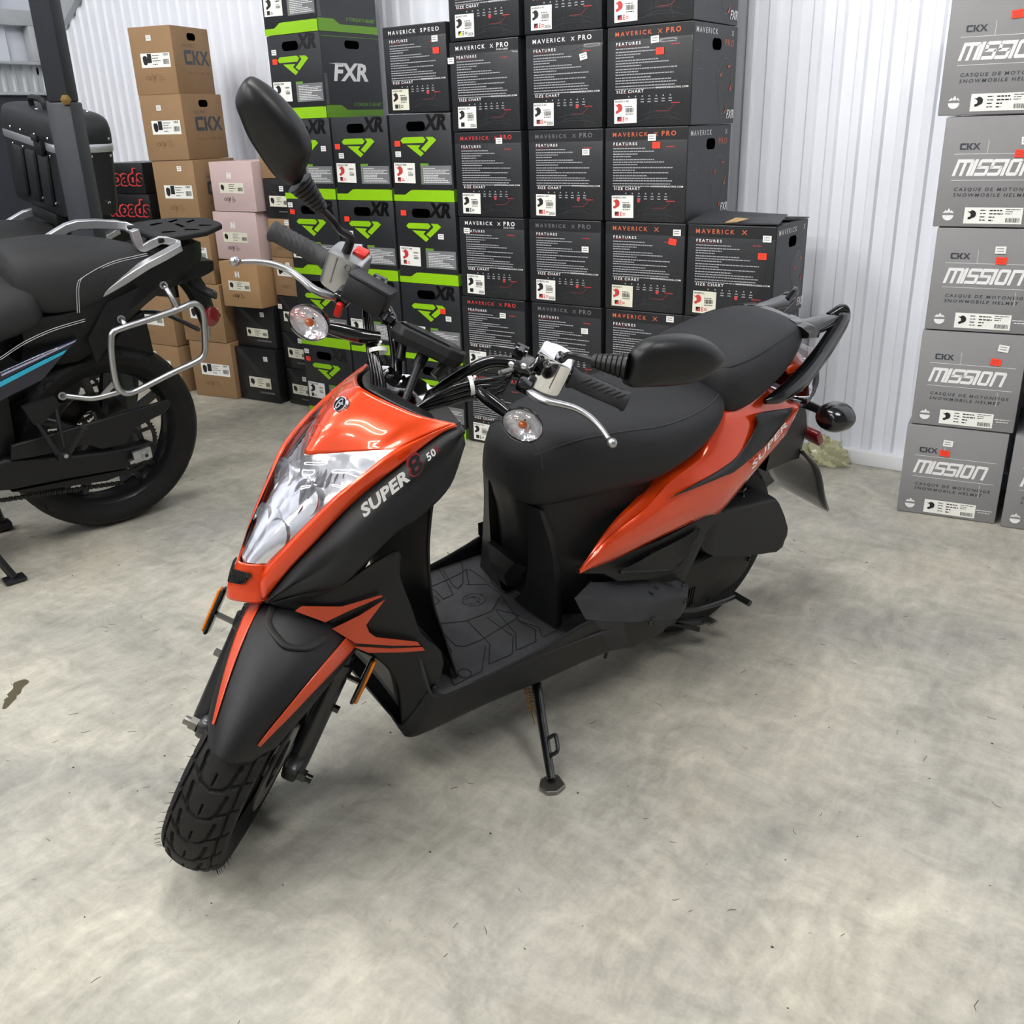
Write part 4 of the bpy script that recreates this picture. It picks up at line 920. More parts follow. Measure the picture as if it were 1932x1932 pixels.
GR = [[(0.748,-0.101,0.272), (0.754,0.003,0.272), (0.754,0.074,0.270), (0.742,0.085,0.270), (0.700,0.085,0.270), (0.599,0.066,0.270), (0.587,0.058,0.270), (0.617,0.019,0.270)],
 [(0.763,-0.008,0.272), (0.693,0.020,0.272), (0.628,0.020,0.272), (0.575,-0.017,0.270), (0.577,-0.066,0.270), (0.617,-0.090,0.270)],
 [(0.713,-0.181,0.270), (0.691,-0.155,0.270), (0.686,-0.101,0.270), (0.689,-0.069,0.270), (0.662,-0.073,0.270), (0.639,-0.142,0.270), (0.631,-0.173,0.270), (0.641,-0.207,0.270)],
 [(0.578,-0.222,0.270), (0.569,-0.183,0.270), (0.582,-0.153,0.270), (0.621,-0.096,0.270), (0.642,-0.087,0.270), (0.641,-0.108,0.270), (0.626,-0.166,0.270)],
 [(0.612,-0.086,0.270), (0.580,-0.143,0.270), (0.573,-0.130,0.270), (0.571,-0.066,0.270)],
 [(0.478,-0.243,0.270), (0.485,-0.202,0.270), (0.520,-0.145,0.270), (0.490,-0.151,0.270), (0.435,-0.223,0.270)],
 [(0.533,-0.134,0.270), (0.567,-0.064,0.270), (0.570,-0.031,0.270), (0.544,0.039,0.270), (0.496,0.047,0.270)], [(0.521,-0.136,0.270), (0.551,-0.072,0.270), (0.560,-0.038,0.270), (0.537,0.030,0.270)],
 [(0.690,0.023,0.270), (0.693,0.104,0.270), (0.729,0.151,0.268), (0.672,0.150,0.268), (0.638,0.108,0.270), (0.649,0.032,0.270)],
 [(0.619,0.022,0.270), (0.628,0.103,0.270), (0.658,0.145,0.268), (0.607,0.143,0.268), (0.586,0.113,0.270), (0.599,0.074,0.270)],
 [(0.579,-0.011,0.270), (0.597,0.075,0.270), (0.575,0.112,0.270), (0.587,0.140,0.268), (0.508,0.134,0.268)],
 [(0.754,0.011,0.270), (0.770,0.082,0.270), (0.812,0.137,0.268), (0.819,0.166,0.268), (0.752,0.160,0.268), (0.704,0.105,0.268)],
 [(0.768,-0.067,0.270), (0.746,-0.046,0.270), (0.700,-0.067,0.270), (0.698,-0.091,0.270)], [(0.737,-0.122,0.270), (0.670,-0.125,0.270), (0.609,-0.133,0.270), (0.583,-0.140,0.270)]]
for q in GR: grv(q)
for c in ((0.784,0.149,0.270), (0.475,0.094,0.270), (0.463,-0.211,0.270)): grv([n3(*c)+.0125*n3(math.cos(a), math.sin(a), 0) for a in np.linspace(0, 2*PI, 20)], .002)
cc = n3(*(0.636,-0.033,0.270))
grv([cc+n3(.026*math.cos(a), .021*math.sin(a), 0) for a in np.linspace(0, 2*PI, 26)], .0012); grv([cc+n3(.016*math.cos(a)+.004, .012*math.sin(a), 0) for a in np.linspace(.6, 5.4, 16)], .0012); grv([cc+n3(-.004, -.012, 0), cc+n3(-.004, .016, 0)], .0012)
g.build('deck_grooves', 'groove', FB_, 0)
bc_ = n3(*(0.726,-0.015,0.272)); g = G(); g.lathe(bc_+n3(0, 0, .0012), (0, 0, 1), [(.0001, -.002), (.004, -.002), (.0055, .001), (.0085, .001), (.0095, 0)], 16); g.build('deck_bolt', 'black_gloss', FB_)
# skirts
top_ = [mid((0.918,0.140,0.199), (0.860,0.166,0.287), .72)+n3(0, 0, .012), n3(*(0.863,0.170,0.291)), n3(*(0.845,0.172,0.263)), n3(*(0.747,0.178,0.273)), n3(*(0.632,0.182,0.286)), n3(*(0.560,0.184,0.302)), n3(*(0.497,0.188,0.311)), n3(*(0.392,0.200,0.270)), n3(*(0.330,0.203,0.264))]
bot_ = [n3(*(0.917,0.139,0.198)), n3(*(0.908,0.144,0.180)), n3(*(0.884,0.150,0.166)), n3(*(0.730,0.158,0.179)), n3(*(0.602,0.160,0.177)), n3(*(0.465,0.162,0.181)), n3(*(0.381,0.164,0.175)), n3(*(0.339,0.166,0.162)), n3(*(0.260,0.175,0.180))]
mid_ = [mid(a, b, .45)+n3(0, .004, 0) for a, b in zip(top_, bot_)]
for s in (1, -1):
    g = G(); g.patch([top_, mid_, bot_, [p*n3(1, .75, 1)+n3(0, 0, -.004) for p in bot_]], 4, 4)
    if s < 0: g = g.flip()
    g.build('side_skirt', 'black_plastic', SC, 34, thick=.003)
g = G(); g.patch([[n3(p[0], -.12, p[2]) for p in bot_], [n3(p[0], .12, p[2]) for p in bot_]], 3, 3); g.build('belly_pan', 'black_satin', SC, 30, thick=.003)
# rear passenger step, both sides
for s in (1, -1):
    a = [n3(*(0.543,0.165,0.367)), n3(*(0.485,0.150,0.380)), n3(*(0.381,0.130,0.320)), n3(*(0.212,0.150,0.299)), n3(*(0.216,0.185,0.294)), n3(*(0.235,0.200,0.284)), n3(*(0.377,0.190,0.303)), n3(*(0.409,0.185,0.318))]
    b = [n3(*(0.525,0.185,0.322)), n3(*(0.427,0.160,0.263)), n3(*(0.334,0.130,0.219)), n3(*(0.179,0.140,0.200)), n3(*(0.215,0.190,0.244)), n3(*(0.252,0.205,0.230)), n3(*(0.377,0.203,0.269)), n3(*(0.465,0.196,0.299))]
    g = G(); g.prism(a, b)
    c = [p+n3(0, 0, -.06) for p in b]; g.prism(b, [n3(*(0.464,0.172,0.224)), n3(*(0.366,0.150,0.167)), n3(*(0.289,0.120,0.129)), n3(*(0.195,0.130,0.143)), n3(*(0.234,0.180,0.221)), n3(*(0.273,0.185,0.192)), n3(*(0.351,0.176,0.174)), n3(*(0.426,0.172,0.195))])
    if s < 0: g = g.flip()
    o = g.build('passenger_step', 'deck_rubber', SC, 30, bevel=.006)
    if s > 0:
        g = G()
        for x, y in ((1395, 640), (1440, 605), (1520, 590)): pass
        for pa, pb in (((0.333,0.164,0.309), (0.327,0.185,0.309)), ((0.311,0.150,0.309), (0.302,0.174,0.309)), ((0.273,0.160,0.307), (0.266,0.183,0.307)), ((0.236,0.166,0.305), (0.232,0.186,0.305))):
            pa, pb = n3(*pa), n3(*pb); g.tube([pa, pb], .0022, 6, 1)
        g.build('step_ribs', 'black_satin', o)
        g = G(); 
        for c in ((0.241,0.190,0.306), (0.238,0.200,0.269), (0.343,0.204,0.254)): g.lathe(n3(*c), (0, 1, .2), [(.0001, .001), (.004, .001), (.006, .003), (.007, 0)], 12)
        g.build('step_bolt', 'black_gloss', o)

# --- seat box cover
secs = []
for Z, xf, wf, wr, xr in ((.27, .535, .105, .16, .30), (.33, .552, .105, .16, .27), (.40, .566, .10, .155, .24), (.47, .582, .09, .15, .2), (.53, .602, .085, .15, .15), (.57, .61, .08, .145, .12)):
    secs.append([n3(xf, 0, Z), n3(xf-.004, wf*.55, Z), n3(xf-.04, wf, Z), n3((xf+xr)/2, (wf+wr)/2, Z), n3(xr, wr, Z), n3(xr-.12, wr*.8, Z), n3(xr-.12, -wr*.8, Z), n3(xr, -wr, Z), n3((xf+xr)/2, -(wf+wr)/2, Z), n3(xf-.04, -wf, Z), n3(xf-.004, -wf*.55, Z)])
SB = G().loft(secs, 4, 4).build('seat_box_cover', 'black_plastic', SC, 40)
g = G()
for s in (-1, 1):
    g.loft([[n3(.600, s*.060, .545), n3(.590, s*.092, .545), n3(.575, s*.092, .535), n3(.585, s*.06, .53)], [n3(.585, s*.066, .44), n3(.565, s*.115, .45), n3(.545, s*.112, .44), n3(.56, s*.06, .43)], [n3(.575, s*.055, .34), n3(.55, s*.13, .33), n3(.53, s*.125, .31), n3(.55, s*.05, .32)], [n3(.572, s*.02, .285), n3(.548, s*.135, .272), n3(.53, s*.13, .268), n3(.55, s*.02, .272)]], 3, 4, su=False)
g.build('cover_leg', 'black_plastic', SB, 35)
g = G(); g.loft([[n3(.60, -.045, .40), n3(.60, .045, .40), n3(.575, .06, .39), n3(.575, -.06, .39)], [n3(.606, -.025, .36), n3(.606, .025, .36), n3(.58, .04, .35), n3(.58, -.04, .35)], [n3(.592, -.02, .325), n3(.592, .02, .325), n3(.57, .03, .32), n3(.57, -.03, .32)]], 2, 4, su=False); g.build('lock_recess', 'black_satin', SB, 35)
g = G()
for y in (-.022, -.006, .012): g.box((.603, y, .372), (.004, .006, .004))
g.build('keyhole_glint', 'steel', SB, 0)

# --- seats
def seat_ring(X, w, zb, zt, crown=.3, tilt=0.):
    h = zt-zb; P = [(-.80, 0), (-1., .10), (-1.04, .34), (-1., .62), (-.86, .84), (-.58, .96), (-.25, 1.), (0, 1.005), (.25, 1.), (.58, .96), (.86, .84), (1., .62), (1.04, .34), (1., .10), (.80, 0), (0, -.02)]
    return [n3(X+tilt*(b-.5)*h, a*w, zb+b*h) for a, b in P]
S1 = [(.624, .026, .575, .618, 0), (.617, .055, .556, .645, 0), (.595, .083, .546, .672, 0), (.555, .102, .545, .692, 0), (.50, .117, .548, .703, 0), (.42, .134, .553, .705, 0), (.34, .148, .562, .700, 0), (.27, .153, .585, .700, 0), (.21, .150, .615, .706, 0), (.16, .135, .645, .712, 0), (.135, .11, .665, .712, 0), (.125, .07, .68, .705, 0)]
RS = G().loft([seat_ring(*q[:4]) for q in S1], 3, 5).build('rider_seat', 'seat_vinyl', SC, 60)
S2 = [(.155, .075, .72, .752, 0), (.145, .108, .675, .768, 0), (.115, .126, .655, .778, 0), (.06, .13, .662, .788, 0), (.0, .125, .685, .800, 0), (-.06, .114, .715, .808, 0), (-.11, .095, .745, .808, 0), (-.145, .07, .762, .800, 0), (-.158, .04, .772, .79, 0)]
PS = G().loft([seat_ring(*q[:4]) for q in S2], 3, 5).build('passenger_seat', 'seat_vinyl', SC, 60)
def seam(par, secs, ia, off=.0015, r=.0011):
    P = []
    for q in secs:
        ring = seat_ring(*q[:4]); p = ring[ia]; c = n3(q[0], 0, (q[2]+q[3])/2); d = p-c; P.append(p+d/np.linalg.norm(d)*off)
    return P
g = G()
for ia in (10, 4): g.tube(catmull(seam(RS, S1[2:11], ia, .0005), 6), .0012, 5, 1)
# bow-shaped seams near the nose and the rear
ring = catmull(seat_ring(.588, .0885, .546, .677)[3:12], 5); g.tube([p+n3(0, 0, .0004) for p in ring], .0012, 5, 1)
g.build('stitching', 'ink_dark', RS, 60)
g = G()
for ia in (10, 4): g.tube(catmull(seam(PS, S2[1:8], ia, .0005), 6), .0011, 5, 1)
g.build('stitching', 'black_satin', PS, 60)
g = G(); g.tube([n3(.13, -.06, .70), n3(.14, .0, .70), n3(.13, .06, .70)], .012, 8); g.tube([n3(.12, .10, .675), n3(.135, .06, .70), n3(.12, .05, .72)], .006, 8); g.tube([n3(.11, .10, .66), n3(.125, .075, .69)], .005, 8)
g.build('seat_hinge', 'chrome', SC)

# --- tail panels
tl = [(0.521,0.150,0.409), (0.438,0.162,0.422), (0.318,0.168,0.441), (0.187,0.168,0.452), (0.133,0.165,0.449), (0.029,0.150,0.507), (-0.095,0.124,0.561), (-0.163,0.100,0.614)]
tc = [(0.522,0.152,0.418), (0.450,0.166,0.470), (0.362,0.172,0.502), (0.260,0.172,0.536), (0.164,0.168,0.550), (0.076,0.158,0.565), (-0.044,0.134,0.592), (-0.141,0.106,0.623)]
tm = [(0.519,0.150,0.418), (0.449,0.158,0.480), (0.371,0.160,0.515), (0.304,0.156,0.559), (0.221,0.150,0.586), (0.139,0.142,0.618), (0.039,0.128,0.642), (-0.118,0.104,0.631)]
tu = [(0.514,0.146,0.415), (0.437,0.150,0.479), (0.342,0.148,0.517), (0.300,0.144,0.563), (0.214,0.138,0.590), (0.143,0.128,0.653), (0.074,0.118,0.660), (-0.043,0.100,0.673)]
tin = [n3(*p)*n3(1, 1-.2*min(1, i/2), 1)+n3(0, 0, .012*min(1, i/2)) for i, p in enumerate(tu)]
for s in (1, -1):
    g = G(); g.patch([tl, [mid(a, b, .5)+n3(0, .004, 0) for a, b in zip(tl, tc)], tc], 5, 4, sv=True); g.patch([tc, [mid(a, b, .5)+n3(0, .002, -.001) for a, b in zip(tc, tm)], tm], 5, 3); g.patch([tm, tu, tin], 5, 3)
    if s < 0: g = g.flip()
    p = g.build('tail_panel', 'orange_paint', SC, 28, thick=.003)
    if s > 0: TP = p
# tail centre cover between seat and rail
g = G(); g.patch([[n3(-.09, -.10, .70), n3(-.09, 0, .745), n3(-.09, .10, .70)], [n3(-.16, -.09, .70), n3(-.17, 0, .735), n3(-.16, .09, .70)], [n3(-.225, -.06, .665), n3(-.25, 0, .69), n3(-.225, .06, .665)]], 6, 5); g.build('tail_cover', 'orange_paint', SC, 40, thick=.003)
# black decal and lettering on the tail
dc = [(0.331,0.171,0.532), (0.234,0.173,0.540), (0.119,0.167,0.540), (0.016,0.151,0.567), (-0.067,0.132,0.598), (-0.103,0.118,0.623), (0.051,0.139,0.649), (0.052,0.146,0.624), (0.099,0.157,0.578), (0.161,0.164,0.557), (0.245,0.169,0.546)]
g = G(); 
up_ = [(0.305,0.171,0.537), (0.245,0.169,0.545), (0.169,0.163,0.555), (0.101,0.155,0.574), (0.048,0.143,0.621), (0.043,0.136,0.646), (-0.107,0.114,0.620)]
dn_ = [(0.332,0.173,0.535), (0.237,0.175,0.541), (0.163,0.173,0.544), (0.119,0.169,0.545), (0.020,0.153,0.569), (-0.025,0.143,0.585), (-0.089,0.126,0.610)]
g.patch([[n3(*p)+n3(0, .004, .003) for p in up_], [mid(a, b, .5)+n3(0, .0065, .004) for a, b in zip(up_, dn_)], [n3(*p)+n3(0, .003, .002) for p in dn_]], 5, 4); g.build('tail_decal', 'decal_black', TP, 40, thick=.001)
lettering(TP, (0.057,0.160,0.529), (-0.073,0.134,0.596), (0.054,0.158,0.552), 'SUPER', .0165, 'tail_lettering', 'decal_white', .02, None, .2, .006)
# mesh side cover
mc = [(0.524,0.152,0.408), (0.306,0.168,0.430), (0.153,0.165,0.449), (0.113,0.160,0.435), (0.150,0.160,0.401), (0.186,0.162,0.352), (0.214,0.165,0.313), (0.324,0.168,0.334), (0.418,0.166,0.360), (0.457,0.160,0.389)]
for s in (1, -1):
    g = G(); a = [n3(*p)+n3(0, -.002, 0) for p in mc]; g.prism(a, [p*n3(1, .85, 1) for p in a])
    if s < 0: g = g.flip()
    p = g.build('mesh_side_cover', 'black_plastic', SC, 30, bevel=.003)
    if s > 0: MC = p
me_ = [n3(*p) for p in ((0.421,0.168,0.393), (0.341,0.170,0.411), (0.197,0.166,0.423), (0.234,0.168,0.363), (0.266,0.169,0.347))]
g = G(); g.face([p+n3(0, .005, 0) for p in me_]); g.build('side_mesh', 'mesh_black', MC, 0)
g = G(); o_ = me_[0]; U = me_[2]-me_[0]; L_ = np.linalg.norm(U); U /= L_; W = np.cross(n3(0, 1, 0), U); W = W if W[2] > 0 else -W; W /= np.linalg.norm(W); N = np.cross(U, W); N = N if N[1] > 0 else -N
poly2 = [((p-o_)@U, (p-o_)@W) for p in me_]
def inside(u, v):
    c = False
    for (a, b), (d, e) in zip(poly2, poly2[1:]+poly2[:1]):
        if (b > v) != (e > v) and u < (d-a)*(v-b)/(e-b)+a: c = not c
    return c
g.frame(o_+n3(0, .0068, 0), U, W, N)
for i in range(-2, 44):
    for j in range(-16, 14):
        u, v = (i+(j % 2)*.5)*.0088, j*.0070
        if inside(u, v): g.pline([(u+.0047*math.cos(a), v+.0043*math.sin(a)) for a in np.linspace(PI/6, PI*13/6, 7)[:-1]], .0016, 0, True)
g.build('mesh_pattern', 'deck_rubber', MC, 0)
g = G(); P = [(0.428,0.171,0.393), (0.333,0.171,0.363), (0.262,0.171,0.345), (0.231,0.170,0.363), (0.197,0.168,0.424)]; g.tube([n3(*p) for p in P], .0042, 6, 3); g.build('cover_rim', 'black_satin', MC)

# --- grab rail
g = G()
for s in (1, -1):
    P = [(.012, .128, .666), (-.03, .131, .672), (-.10, .124, .692), (-.17, .110, .725), (-.23, .094, .758), (-.282, .079, .797), (-.286, .070, .812), (-.25, .060, .800)]
    sec = []
    for i, (x, y, z) in enumerate(P):
        hw = (.006, .015, .017, .016, .015, .013, .011, .008)[i]; hh = (.006, .014, .021, .022, .022, .018, .012, .006)[i]
        t = n3(*P[min(i+1, 7)])-n3(*P[max(i-1, 0)]); t /= np.linalg.norm(t); a = n3(0, 1, 0); b = np.cross(t, a); b /= np.linalg.norm(b); c = n3(x, s*y, z)
        sec.append([c+a*hw*u+b*hh*v for u, v in ((1, .2), (.7, .9), (0, 1), (-.7, .9), (-1, 0), (-.7, -.9), (0, -1), (.7, -.9))])
    g.loft(sec, 2, 4)
    g.loft([[n3(-.12, s*.085, .795), n3(-.12, s*.05, .806), n3(-.12, s*.05, .788), n3(-.12, s*.085, .775)], [n3(-.17, s*.085, .795), n3(-.17, s*.05, .80), n3(-.17, s*.05, .785), n3(-.17, s*.085, .772)], [n3(-.275, s*.082, .806), n3(-.25, s*.05, .80), n3(-.25, s*.05, .785), n3(-.275, s*.082, .78)]], 3, 4)
g.loft([[n3(-.115, -.09, .80), n3(-.115, .09, .80), n3(-.12, .09, .775), n3(-.12, -.09, .775)], [n3(-.165, -.085, .797), n3(-.165, .085, .797), n3(-.165, .085, .765), n3(-.165, -.085, .765)], [n3(-.19, -.055, .785), n3(-.19, .055, .785), n3(-.19, .055, .75), n3(-.19, -.055, .75)]], 3, 4)
g.build('grab_rail', 'black_gloss', SC, 45)
# tail lamp, rear fender, number-plate board, reflector, rear indicators
g = G(); g.loft([[n3(-.165, -.095, .635), n3(-.165, .095, .635), n3(-.17, .09, .60), n3(-.17, -.09, .60)], [n3(-.225, -.07, .70), n3(-.225, .07, .70), n3(-.215, .085, .61), n3(-.215, -.085, .61)], [n3(-.265, -.045, .70), n3(-.265, .045, .70), n3(-.245, .05, .63), n3(-.245, -.05, .63)]], 4, 4)
TL = g.build('tail_lamp', 'clear_lens', SC, 50)
g = G(); g.box((-.195, 0, .65), (.03, .12, .05), bev=.008); g.build('lamp_core', 'red_lens', TL)
g = G(); g.loft([[n3(-.12, -.08, .60), n3(-.12, .08, .60), n3(-.12, .08, .44), n3(-.12, -.08, .44)], [n3(-.24, -.06, .575), n3(-.24, .06, .575), n3(-.24, .06, .43), n3(-.24, -.06, .43)], [n3(-.30, -.045, .50), n3(-.30, .045, .50), n3(-.29, .05, .42), n3(-.29, -.05, .42)]], 3, 4, su=False); RF = g.build('rear_fender', 'black_satin', SC, 35)
g = G(); a = [n3(*(-0.290,0.000,0.437)), n3(*(-0.350,0.000,0.410)), n3(*(-0.431,0.000,0.248)), n3(*(-0.361,0.000,0.304)), n3(*(-0.263,0.000,0.349))]
g.prism([n3(p[0], .085, p[2]) for p in a], [n3(p[0], -.085, p[2]) for p in a]) if False else None
g.patch([[n3(-.285, y, .455-abs(y)*.2) for y in (-.06, 0, .06)], [n3(-.335, y, .39) for y in (-.085, 0, .085)], [n3(-.385, y, .30) for y in (-.092, 0, .092)], [n3(-.432, y*1.0, .245-.0*abs(y)) for y in (-.085, 0, .085)]], 4, 4); g.build('plate_board', 'black_gloss', RF, 40, thick=.008)
g = G(); g.lathe(n3(-.372, .07, .335), (-.5, .8, .3), [(.0001, .004), (.006, .004), (.009, 0)], 12); g.build('plate_bolt', 'steel', RF)
g = G(); g.box((-.325, .03, .475), (.02, .09, .045), [[.8, 0, .6], [0, 1, 0], [-.6, 0, .8]], .006); g.build('rear_reflector', 'red_lens', RF)
for s in (1, -1):
    t_ = G(); t_.tube([n3(-.215, s*.055, .592), n3(-.205, s*.10, .60), n3(-.19, s*.145, .607)], [.012, .0105, .0095], 10); ri = t_.build('rear_indicator', 'black_satin', SC)
    g = G(); c = n3(-.175, s*.185, .612); g.loft([[c+n3(dx, 0, 0)+n3(0, r_*math.cos(a)*1.25, r_*math.sin(a)) for a in np.linspace(0, 2*PI, 12, endpoint=False)] for dx, r_ in ((.035, .012), (.03, .022), (.012, .031), (-.012, .033), (-.02, .032))], 2, 4); g.build('indicator_body', 'black_gloss', ri, 50)
    g = G(); g.loft([[c+n3(dx, 0, 0)+n3(0, r_*math.cos(a)*1.25, r_*math.sin(a)) for a in np.linspace(0, 2*PI, 12, endpoint=False)] for dx, r_ in ((-.020, .032), (-.030, .029), (-.038, .018), (-.041, .004))], 2, 4); g.build('indicator_lens', 'clear_lens', ri, 50)

# ---------------------------------------------------------------- wheels
def tread_depth(s, v, kind):
    """s: pitch coordinate, v: -1..1 across; groove depth 0..1"""
    if kind == 'front':
        L = [((-.45, -.44), (.2, -.37)), ((.2, -.37), (.42, -.26)), ((.42, -.26), (.52, 0.)), ((.28, -.37), (.02, -.70)), ((.02, -.70), (-.12, -1.02)), ((.02, -.66), (1.02, -.70))]
        wd, asp = .058, .95
    else:
        L = [((0, -.2), (.5, -.9)), ((.3, .0), (.8, -.45)), ((.1, -.95), (.35, -.6))]; wd, asp = .045, 1.6
    d = np.full(s.shape, 9.)
    for sg in (1, -1):
        for (a, b), (c, e) in L:
            for k in (-1, 0, 1):
                ax, ay, bx, by = (a+k)*asp, b*sg, (c+k)*asp, e*sg
                px_, py_ = s*asp-ax, v-ay; dx, dy = bx-ax, by-ay
                t = np.clip((px_*dx+py_*dy)/(dx*dx+dy*dy), 0, 1); d = np.minimum(d, np.hypot(px_-t*dx, py_-t*dy))
    g = np.clip((wd-d)/.025, 0, 1)
    if kind == 'front':
        for k in (-1, 0, 1):
            t = np.clip((s-.02-k)/.34, 0, 1); dd = np.hypot((s-.02-k-t*.34)*asp, v); g = np.maximum(g, np.clip((.035-dd)/.018, 0, 1))
    return g
def tyre(c, r, w, kind, pitches, nu, nv, rim, name='tyre', depth=.005, dirn=1):
    th = np.linspace(0, 2*PI, nu, endpoint=False); prof = []
    for v in np.linspace(-1, 1, nv): prof.append((w*math.sin(v*1.25)/math.sin(1.25), -(w*.62)*(1-math.cos(v*1.25)), v))
    side = [(w*1.0, -.030, None), (w*1.02, -.045, None), (w*.93, -.062, None), (w*.74, -(r-rim)+.004, None), (w*.70, -(r-rim)-.003, None)]
    e = prof[-1][1]; side = [(a, min(b, e-.004*(i+1)), n) for i, (a, b, n) in enumerate(side)]
    full = [(-a, b, n) for a, b, n in side[::-1]]+prof+side
    vv = np.array([p[2] if p[2] is not None else 9. for p in full]); T, VV = np.meshgrid(th, vv, indexing='ij')
    s = (T/(2*PI)*pitches*dirn) % 1.; dep = tread_depth(s, VV, kind)*depth; dep[VV > 5] = 0
    R_ = r+np.array([p[1] for p in full])[None, :]-dep; Y = np.array([p[0] for p in full])[None, :]+0*R_
    X = R_*np.cos(T); Z = R_*np.sin(T); g = G(); rows = np.stack([X+c[0], Y+c[1], Z+c[2]], -1)
    K = len(full); g.v = [tuple(p) for p in rows.reshape(-1, 3)]
    for i in range(nu):
        for j in range(K-1):
            i2 = (i+1) % nu; g.f.append((i*K+j, i*K+j+1, i2*K+j+1, i2*K+j)); g.m.append(2 if dep[i, j] > depth*.5 else 0 if 4 < j < K-6 else 1)  # groove faces go black to paint shade into the tread
    return g
CWF = n3(.075, 0, 0)
WHF = G(); 
rr0 = .134
def rim_geo(c, rim, w, spokes, ph=0.):
    g = G(); Y = n3(0, 1, 0)
    g.lathe(c, Y, [(rim+.006, -w*.72), (rim+.002, -w*.66), (rim-.012, -w*.5), (rim-.020, 0), (rim-.012, w*.5), (rim+.002, w*.66), (rim+.006, w*.72)], 64)
    g.lathe(c, Y, [(.012, -.045), (.03, -.045), (.036, -.02), (.036, .02), (.03, .045), (.012, .045)], 28)
    for k in range(spokes):
        a = ph+2*PI*k/spokes; d = n3(math.cos(a), 0, math.sin(a)); t = n3(-math.sin(a), 0, math.cos(a))
        for o in (-.16, .16):
            d2 = n3(math.cos(a+o), 0, math.sin(a+o)); s0, s1 = c+d*.03, c+d2*(rim-.012)
            g.loft([[s0+t*.012+Y*.018, s0-t*.012+Y*.018, s0-t*.012-Y*.018, s0+t*.012-Y*.018], [s1+t*.009+Y*.012, s1-t*.009+Y*.012, s1-t*.009-Y*.012, s1+t*.009-Y*.012]], 1, 1, su=False, sv=False)
    return g
fw = wsteer(rim_geo(CWF, rr0, .050, 6, .2)).build('front_wheel', 'black_paint', SC, 40)
wsteer(tyre(CWF, .212, .052, 'front', 25, 780, 61, rr0, dirn=-1)).build('tyre', ['tyre_rubber', 'tyre_side', 'groove'], fw, 50)
g = G(); g.lathe(CWF+n3(0, .054, 0), (0, 1, 0), [(.045, 0), (.088, 0), (.088, .004), (.045, .004), (.045, 0)], 48); wsteer(g).build('brake_disc', 'disc_steel', fw, 30)
g = G()
for k in range(120):
    a = 2*PI*k/60+.03*random.random(); sg = 1 if k < 60 else -1; d = n3(math.cos(a), 0, math.sin(a)); p = CWF+d*(.212-.0165)+n3(0, sg*.0505, 0); q = p+d*.006+n3(0, sg*.007, 0); g.tube([p, q], [.0006, .0003], 4, 1)
for k in range(40):
    a = 2*PI*k/40; d = n3(math.cos(a), 0, math.sin(a)); p = CWF+d*.210+n3(0, random.uniform(-.026, .026), 0); g.tube([p, p+d*.006], [.0005, .0003], 4, 1)
o = wsteer(g).build('rubber_hair', 'tyre_side', fw, 0); o['kind'] = 'stuff'
# fork
FA = n3(-math.sin(.47), 0, math.cos(.47)); YF = n3(0, 1, 0)
for s in (-1, 1):
    b = CWF+n3(-.022, s*.091-.007, -.02)
    g = G(); g.tube([b-FA*.012, b+FA*.02, b+FA*.12, b+FA*.20], [.019, .0205, .020, .0195], 18, 1); g.tube([b+FA*.195, b+FA*.20, b+FA*.222], [.0195, .0215, .0215], 18, 1); g.tube([b+FA*.222, b+FA*.24], .0165, 14, 1)
    g.box(CWF+n3(-.012, s*.084, -.004), (.045, .03, .04), None, .008)
    fk = wsteer(g).build('fork_leg', 'black_paint', SC, 35)
    g = G(); g.cyl(CWF+YF*s*.098, CWF+YF*s*.112, .0125, n=6); g.cyl(CWF+YF*s*.112, CWF+YF*s*.124, .008, n=12); wsteer(g).build('axle_nut', 'black_gloss' if s > 0 else 'steel', fk, 30)
    g = G(); p = b+FA*.135; g.cyl(p+YF*s*.016, p+YF*s*.030, .0075, n=6); wsteer(g).build('fork_bolt', 'black_gloss' if s > 0 else 'steel', fk, 30)
    c = b+FA*(.205 if s > 0 else .205)+YF*s*(.048 if s > 0 else .060); Rm = np.stack([np.cross(YF, FA), YF, FA], 1)
    g = G(); g.box(c-YF*s*.003, (.024, .008, .092), Rm, .004); rb = wsteer(g).build('reflector_housing', 'black_gloss', fk)
    g = G(); g.box(c+YF*s*.003, (.020, .006, .086), Rm, .003); wsteer(g).build('amber_reflector', 'amber', rb)
    g = G(); g.box(c-YF*s*.028-FA*.005, (.018, .05, .003), Rm); wsteer(g).build('reflector_bracket', 'steel', rb)
g = G(); c = CWF+n3(-.085, .075, .045); g.box(c, (.05, .04, .075), [[.9, 0, .43], [0, 1, 0], [-.43, 0, .9]], .01); wsteer(g).build('brake_caliper', 'black_gloss', SC)
# front fender
def fender_pt(th, u):
    """th in degrees round the wheel, u -1..1 across"""
    w = np.interp(th, [46, 52, 62, 75, 90, 105, 125], [.030, .044, .054, .066, .079, .088, .094]); r = np.interp(th, [46, 60, 75, 90, 105, 125], [.238, .246, .259, .278, .296, .312])
    a = math.radians(th); drop = .046*abs(u)**2.2 if abs(u) <= 1 else .046+.05*(abs(u)-1)
    yy = w*u if abs(u) <= 1 else w*math.copysign(1, u)
    th_tip = -(3.0*abs(u)**1.5) if th > 46 else 5*abs(u)
    rr_ = r-drop; a = math.radians(th+ (4.*abs(u)**2 if th < 60 else 0)); return CWF+n3(rr_*math.cos(a), yy, rr_*math.sin(a))
US = [-1.55, -1, -.78, -.5, -.25, 0, .25, .5, .78, 1, 1.55]
g = G(); g.patch([[fender_pt(t, u) for u in US] for t in (50, 55, 63, 75, 90, 105, 124)], 3, 5)
